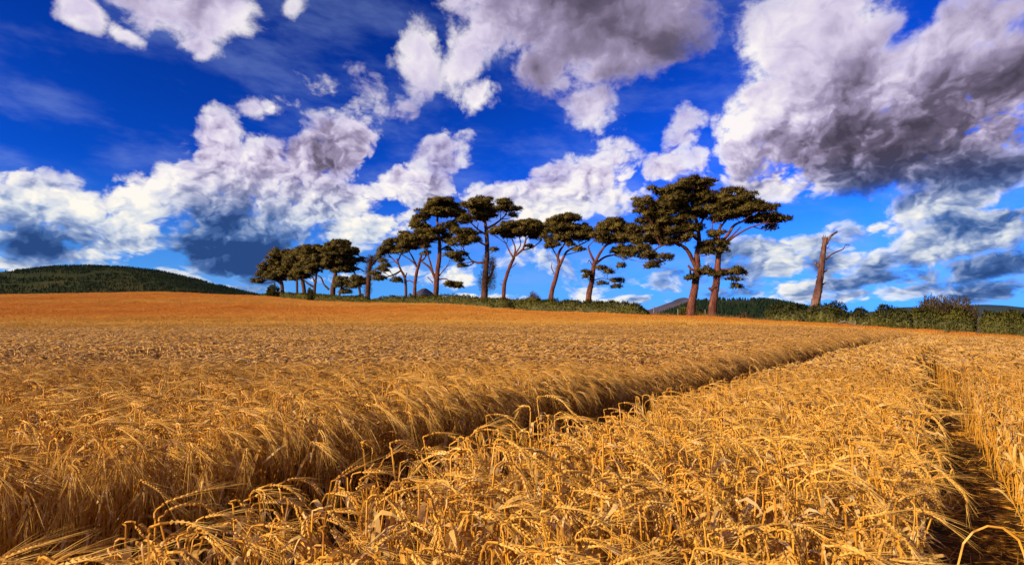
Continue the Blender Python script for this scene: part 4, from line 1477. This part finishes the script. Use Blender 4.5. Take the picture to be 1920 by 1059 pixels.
r0 = np.random.default_rng(77)
N0, N1, N2, N3 = 16, 8, 6, 4
full_parts = [stalk_full(r0) for _ in range(N0 - 1)]
full_parts.append(stalk_full(r0))
for i in range(N0 // 2):                     # the second half of the kinds: stiffer stalks with hooked, hanging ears
    full_parts[i + N0 // 2] = stalk_full(r0, H=r0.uniform(.66, .84), droop=R(r0.uniform(75, 125)), curl=r0.uniform(.6, 1.2), neck=r0.uniform(.025, .06), awn=r0.uniform(.065, .09), lean=r0.uniform(-.06, .12), leaves=3, big=r0.uniform(1.0, 1.22))
protos = [whole(p) for p in full_parts]
protos += [clump(r0, 9, .13, stalk_mid) for _ in range(N1 // 2)] + [clump(r0, 8, .13, stalk_mid, hook=True) for _ in range(N1 // 2)]
protos += [clump(r0, 48, .36, stalk_low, True, fat=1.1) for _ in range(N2)]
protos += [clump(r0, 150, 1.25, stalk_low, True, fat=2.0) for _ in range(N3)]
NB = 5
protos += [whole(stalk_full(r0, droop=R(r0.uniform(70, 110)), curl=r0.uniform(.5, 1.1), awn=.18, leaves=1, H=r0.uniform(.74, .84))) for _ in range(NB)]
pts, rots, scls, idxs, tints = [], [], [], [], []


def lay(X, Y, lod, first, count, r, tilt=.10):
    n = len(X)
    Z = land_z(X, Y)
    hdg = r.normal(0, .80 if lod == 0 else .35, n) + .45 * wob(X, Y, .9, 3.0) - .15 + (1.1 * wob(X * .3, Y, .30, 9.0) if lod >= 2 else 0)
    s = 1 + .07 * wob(X, Y, .55, 6.0) + .05 * wob(X, Y, 1.9, 2.0) + (r.normal(0, .05, n) if lod == 0 else r.normal(0, .02, n))
    lft = X < -4.3 + .9 * Y
    s = s * np.where(lft & (Y > 3), 1.0 + .07 * np.exp(-np.abs(-4.36 + .9 * Y - X) / 1.2), 1.0)
    ed = np.clip((X - interp(Y, TL_R)) / .9, 0, 1)
    s = s * np.where(~lft & (Y > 3.2) & (ed < 1), .90 + .10 * ed, 1.0)
    if lod >= 2:
        s = s * (1 + .10 * wob(X * .22, Y, .42, 8.0))
    lx, ly = r.normal(0, tilt, n), r.normal(0, tilt, n)
    # plants standing on the brink of a wheel track lean out over it
    l0 = -4.36 + .9 * Y
    dl = (l0 - X) * .74
    e = np.where((dl > 0) & (dl < .30), 1 - dl / .30, 0)
    l1 = interp(Y, TL_R)
    d2 = (X - l1) * .74
    e2 = np.where((d2 > 0) & (d2 < .25), 1 - d2 / .25, 0)
    r0_ = interp(Y, TR_L) - .43
    d3 = (r0_ - X) * .74
    e3 = np.where((d3 > 0) & (d3 < .2), 1 - d3 / .2, 0)
    pick = (e > .15) & (r.random(n) < .8)
    hdg = np.where(pick, r.normal(-.75, .5, n), hdg)
    # rotation: heading about z after a small tilt about y (towards the heading) and x
    rot = np.stack([lx, ly + .16 * e * pick - .08 * e3, hdg], -1)
    px = 960 + FOCAL * X / np.maximum(Y, 1)
    edge = interp(np.clip(px, -900, 2400), EDGE_D)
    left = X < -4.2 + .9 * Y
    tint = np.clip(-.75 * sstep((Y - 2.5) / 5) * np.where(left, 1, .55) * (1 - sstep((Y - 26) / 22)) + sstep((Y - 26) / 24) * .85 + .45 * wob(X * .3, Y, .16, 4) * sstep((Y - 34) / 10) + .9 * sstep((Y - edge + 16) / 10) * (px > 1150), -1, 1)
    pts.append(np.stack([X, Y, Z - .01], -1)); rots.append(rot)
    scls.append(np.stack([s, s, s], -1))
    k_ = r.integers(first, first + count, n)
    if lod < 2 and first < N0 + N1:          # mostly hooked ears in the strip and to its right, mostly long beards at the left
        half = count // 2
        want = np.where(X > -4.3 + .9 * Y, r.random(n) < .86, r.random(n) < .55)
        k_ = first + (k_ - first) % half + np.where(want, half, 0)
    idxs.append(k_)
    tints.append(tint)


X, Y = scatter(.55, 7.0, 310, 1.2, r0)
thin = (X < -4.3 + .9 * Y) | (r0.random(len(X)) < .95)          # the strip is sown a little thinner
X, Y = X[thin], Y[thin]
p_in = 960 + FOCAL * X / Y
order = np.argsort(Y)
near = [i for i in order if Y[i] > 1.18 and -30 < p_in[i] < 1950][:300]
mask = np.ones(len(X), bool)
mask[near] = False
kf = r0.random(len(X)) < 1 - sstep((Y - 6.3) / .9) * .8
lay(X[mask & kf], Y[mask & kf], 0, 0, N0, r0)
# the brink of the left track: longer beards hanging over it
tb = r0.uniform(0.4, 22, 2100)
xb = -4.36 + .9 * tb - np.abs(r0.normal(0, .10, 2100))
kb = crop_ok(xb, tb)
lay(xb[kb], tb[kb], 0, N0 + N1 + N2 + N3, NB, r0)


def fade(X, Y, a0, a1, b0, b1):
    p = sstep((Y - a0) / (a1 - a0)) * (1 - sstep((Y - b0) / (b1 - b0)))
    k_ = r0.random(len(X)) < p
    return X[k_], Y[k_]


X1, Y1 = fade(*scatter(6.3, 33.0, 32, 1.5, r0), 6.3, 7.2, 21, 33)
lay(X1, Y1, 1, N0, N1, r0, .06)
X2, Y2 = fade(*scatter(20.0, 64.0, 4.4, 2, r0), 20, 32, 50, 64)
lay(X2, Y2, 2, N0 + N1, N2, r0, .04)
X3, Y3 = fade(*scatter(48.0, 186.0, .34, 4, r0), 48, 62, 400, 500)
lay(X3, Y3, 3, N0 + N1 + N2, N3, r0, .03)
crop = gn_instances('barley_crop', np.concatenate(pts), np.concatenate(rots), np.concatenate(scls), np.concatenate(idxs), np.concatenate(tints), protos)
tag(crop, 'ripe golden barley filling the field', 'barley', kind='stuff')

# the stalks nearest the camera, each a plant of its own
part_mesh = [{k_: np_mesh(k_.strip('_'), v, f, [BMATS[PART_MAT[k_]]]) for k_, (v, f) in p.items()} for p in full_parts]


def plant(X, Y, variant, rot, s, label, group):
    root = bpy.data.objects.new('barley_stalk', None)
    COL.objects.link(root)
    root.empty_display_size = .05
    root.location = (X, Y, float(land_z(X, Y)) - .01)
    root.rotation_euler = rot
    root.scale = (s, s, s)
    tag(root, label, 'barley stalk', group)
    ear = None
    for k_, me in part_mesh[variant].items():
        o = link(k_.strip('_'), me, ear if k_ == 'awns' else root)
        ear = o if k_ == 'ear' else ear
    return root


for i in near:
    x, y = X[i], Y[i]
    if x < -4 + .9 * y:
        lab, grp = 'foreground barley stalk left of the left wheel track', 'nearest barley stalks left of the left wheel track'
    elif x > interp(y, TR_R):
        lab, grp = 'foreground barley stalk right of the right wheel track', 'nearest barley stalks right of the right wheel track'
    else:
        q = (x - interp(y, TL_R)) / (interp(y, TR_L) - interp(y, TL_R))
        lab, grp = (('foreground barley stalk on the brink of the left wheel track', 'nearest barley stalks by the left wheel track') if q < .14 else
                    ('foreground barley stalk on the brink of the right wheel track', 'nearest barley stalks by the right wheel track') if q > .88 else
                    ('foreground barley stalk in the left half of the strip between the wheel tracks', 'nearest barley stalks in the left half of the strip') if q < .5 else
                    ('foreground barley stalk in the right half of the strip between the wheel tracks', 'nearest barley stalks in the right half of the strip'))
    hd_ = r0.normal(0, .8) - .15
    plant(x, y, int(r0.integers(N0 // 2, N0)) if r0.random() < .78 else int(r0.integers(0, N0 // 2)), (r0.normal(0, .1), r0.normal(0, .1), hd_), 1 + r0.normal(0, .05), lab, grp)

hero = stalk_full(np.random.default_rng(3), H=.80, lean=.20, neck=.24, droop=R(176), curl=.12, leaves=0, awn=.19, big=1.35)
part_mesh.append({k_: np_mesh(k_.strip('_'), v, f, [BMATS[PART_MAT[k_]]]) for k_, (v, f) in hero.items()})
plant(1.17, 1.66, len(part_mesh) - 1, (0, .02, -.1), 1.0, 'tallest barley stalk, arching over the right wheel track with its ear hanging', 'barley stalks rising above the rest')
for (hx, hy, hs, hz, vr, hl) in ((.96, 1.62, 1.10, .1, N0 // 2, 'tall nodding barley stalk close to the left of the arching one'), (.70, 1.9, 1.12, .0, N0 // 2 + 2, 'tall nodding barley stalk in the right half of the strip, behind the arching one'),
                             (.30, 1.55, 1.08, .2, N0 // 2 + 4, 'tall nodding barley stalk right of the bottom centre of the photo'), (-.55, 1.45, 1.06, -.2, N0 // 2 + 5, 'tall nodding barley stalk left of the bottom centre, towards the left track')):
    plant(hx, hy, vr, (0, .05, hz), hs, hl, 'barley stalks rising above the rest')


# ------------------------------------------------------------------ rough grass on the verge under the hedges
def m_verge():
    m, N = mat('dry_grass')
    oi = N.n.new('ShaderNodeObjectInfo').outputs['Random']
    isl = N.n.new('ShaderNodeNewGeometry').outputs['Random Per Island']
    f = N.math('ADD', N.math('MULTIPLY', oi, .6), N.math('MULTIPLY', isl, .4))
    c = N.ramp(f, [(.1, (.09, .07, .020)), (.45, (.24, .14, .040)), (.8, (.42, .22, .055))])
    return finish(m, N, leafy(N, c, .3, .02))


VERGE = m_verge()


def grass_tuft(seed):
    r = np.random.default_rng(seed)
    n = 46
    P = np.concatenate([r.normal(0, .16, (n, 2)), np.zeros((n, 1))], 1)
    D = np.concatenate([r.normal(0, .28, (n, 2)), np.ones((n, 1))], 1)
    V, F = blades(P, D, r.uniform(.4, 1.0, n), .022, r)
    return np_mesh('grass_tuft', V, F, [VERGE])


def verge():
    r = np.random.default_rng(55)
    n = 2600
    px = np.concatenate([r.uniform(1218, 2100, n), r.uniform(480, 1218, 700)])
    off = np.concatenate([r.uniform(-1.2, 2.4, n), r.uniform(-.7, .9, 700)])
    Y = interp(px, EDGE_D) + off
    X = (px - 960) / FOCAL * Y
    Z = land_z(X, Y)
    m = len(px)
    rot = np.stack([r.normal(0, .1, m), r.normal(0, .1, m), r.uniform(0, 6.28, m)], -1)
    s = r.uniform(.6, 1.15, m) * (1 + .35 * wob(X, Y, .8, 2))
    s = np.where(px < 1218, s * .8, s)
    o = gn_instances('verge_grass', np.stack([X, Y, Z - .02], -1), rot, np.stack([s, s, s], -1), r.integers(0, 4, m), np.zeros(m), [grass_tuft(60 + k) for k in range(4)])
    tag(o, 'dry brown grass along the verge between crop and hedges', 'grass', kind='stuff')


verge()


# ------------------------------------------------------------------ straw litter and weeds on the floor of the wheel tracks
def m_weed():
    m, N = mat('weed_leaves')
    oi = N.n.new('ShaderNodeObjectInfo').outputs['Random']
    return finish(m, N, leafy(N, N.ramp(oi, [(.2, (.030, .060, .012)), (.8, (.080, .120, .022))]), .35, .03))


WEED = m_weed()


def litter_mesh(seed, n, length, width, flat, material):
    r = np.random.default_rng(seed)
    P = np.concatenate([r.normal(0, .09, (n, 2)), r.uniform(.004, .02, (n, 1))], 1)
    D = np.concatenate([r.normal(0, 1, (n, 2)), np.abs(r.normal(0, flat, (n, 1)))], 1)
    V, F = blades(P, D, r.uniform(.5, 1.2, n) * length, width, r)
    V[:, 2] = np.maximum(V[:, 2], .003)
    return np_mesh('litter', V, F, [material])


def track_floor(name, label, cat, protos_, n, smin, smax, seed):
    r = np.random.default_rng(seed)
    Y = 1.0 + 15 * r.random(n) ** 1.3
    u = r.random(n)
    left = r.random(n) < .5
    X = np.where(left, (-4.36 + .9 * Y) * (1 - u) + (interp(Y, TL_R) + .10) * u, (interp(Y, TR_L) - .43) * (1 - u) + interp(Y, TR_R) * u)
    rot = np.stack([np.zeros(n), np.zeros(n), r.uniform(0, 6.28, n)], -1)
    s = r.uniform(smin, smax, n)
    o = gn_instances(name, np.stack([X, Y, land_z(X, Y)], -1), rot, np.stack([s, s, s], -1), r.integers(0, len(protos_), n), np.zeros(n), protos_)
    tag(o, label, cat, kind='stuff')


track_floor('straw_litter', 'broken straw lying on the soil of the wheel tracks', 'straw', [litter_mesh(80 + i, 26, .16, .005, .12, M_STEM) for i in range(3)], 520, .7, 1.4, 81)
track_floor('track_weeds', 'small green weeds on the floor of the wheel tracks', 'weeds', [litter_mesh(90 + i, 12, .09, .018, 1.0, WEED) for i in range(3)], 60, .5, 1.2, 91)
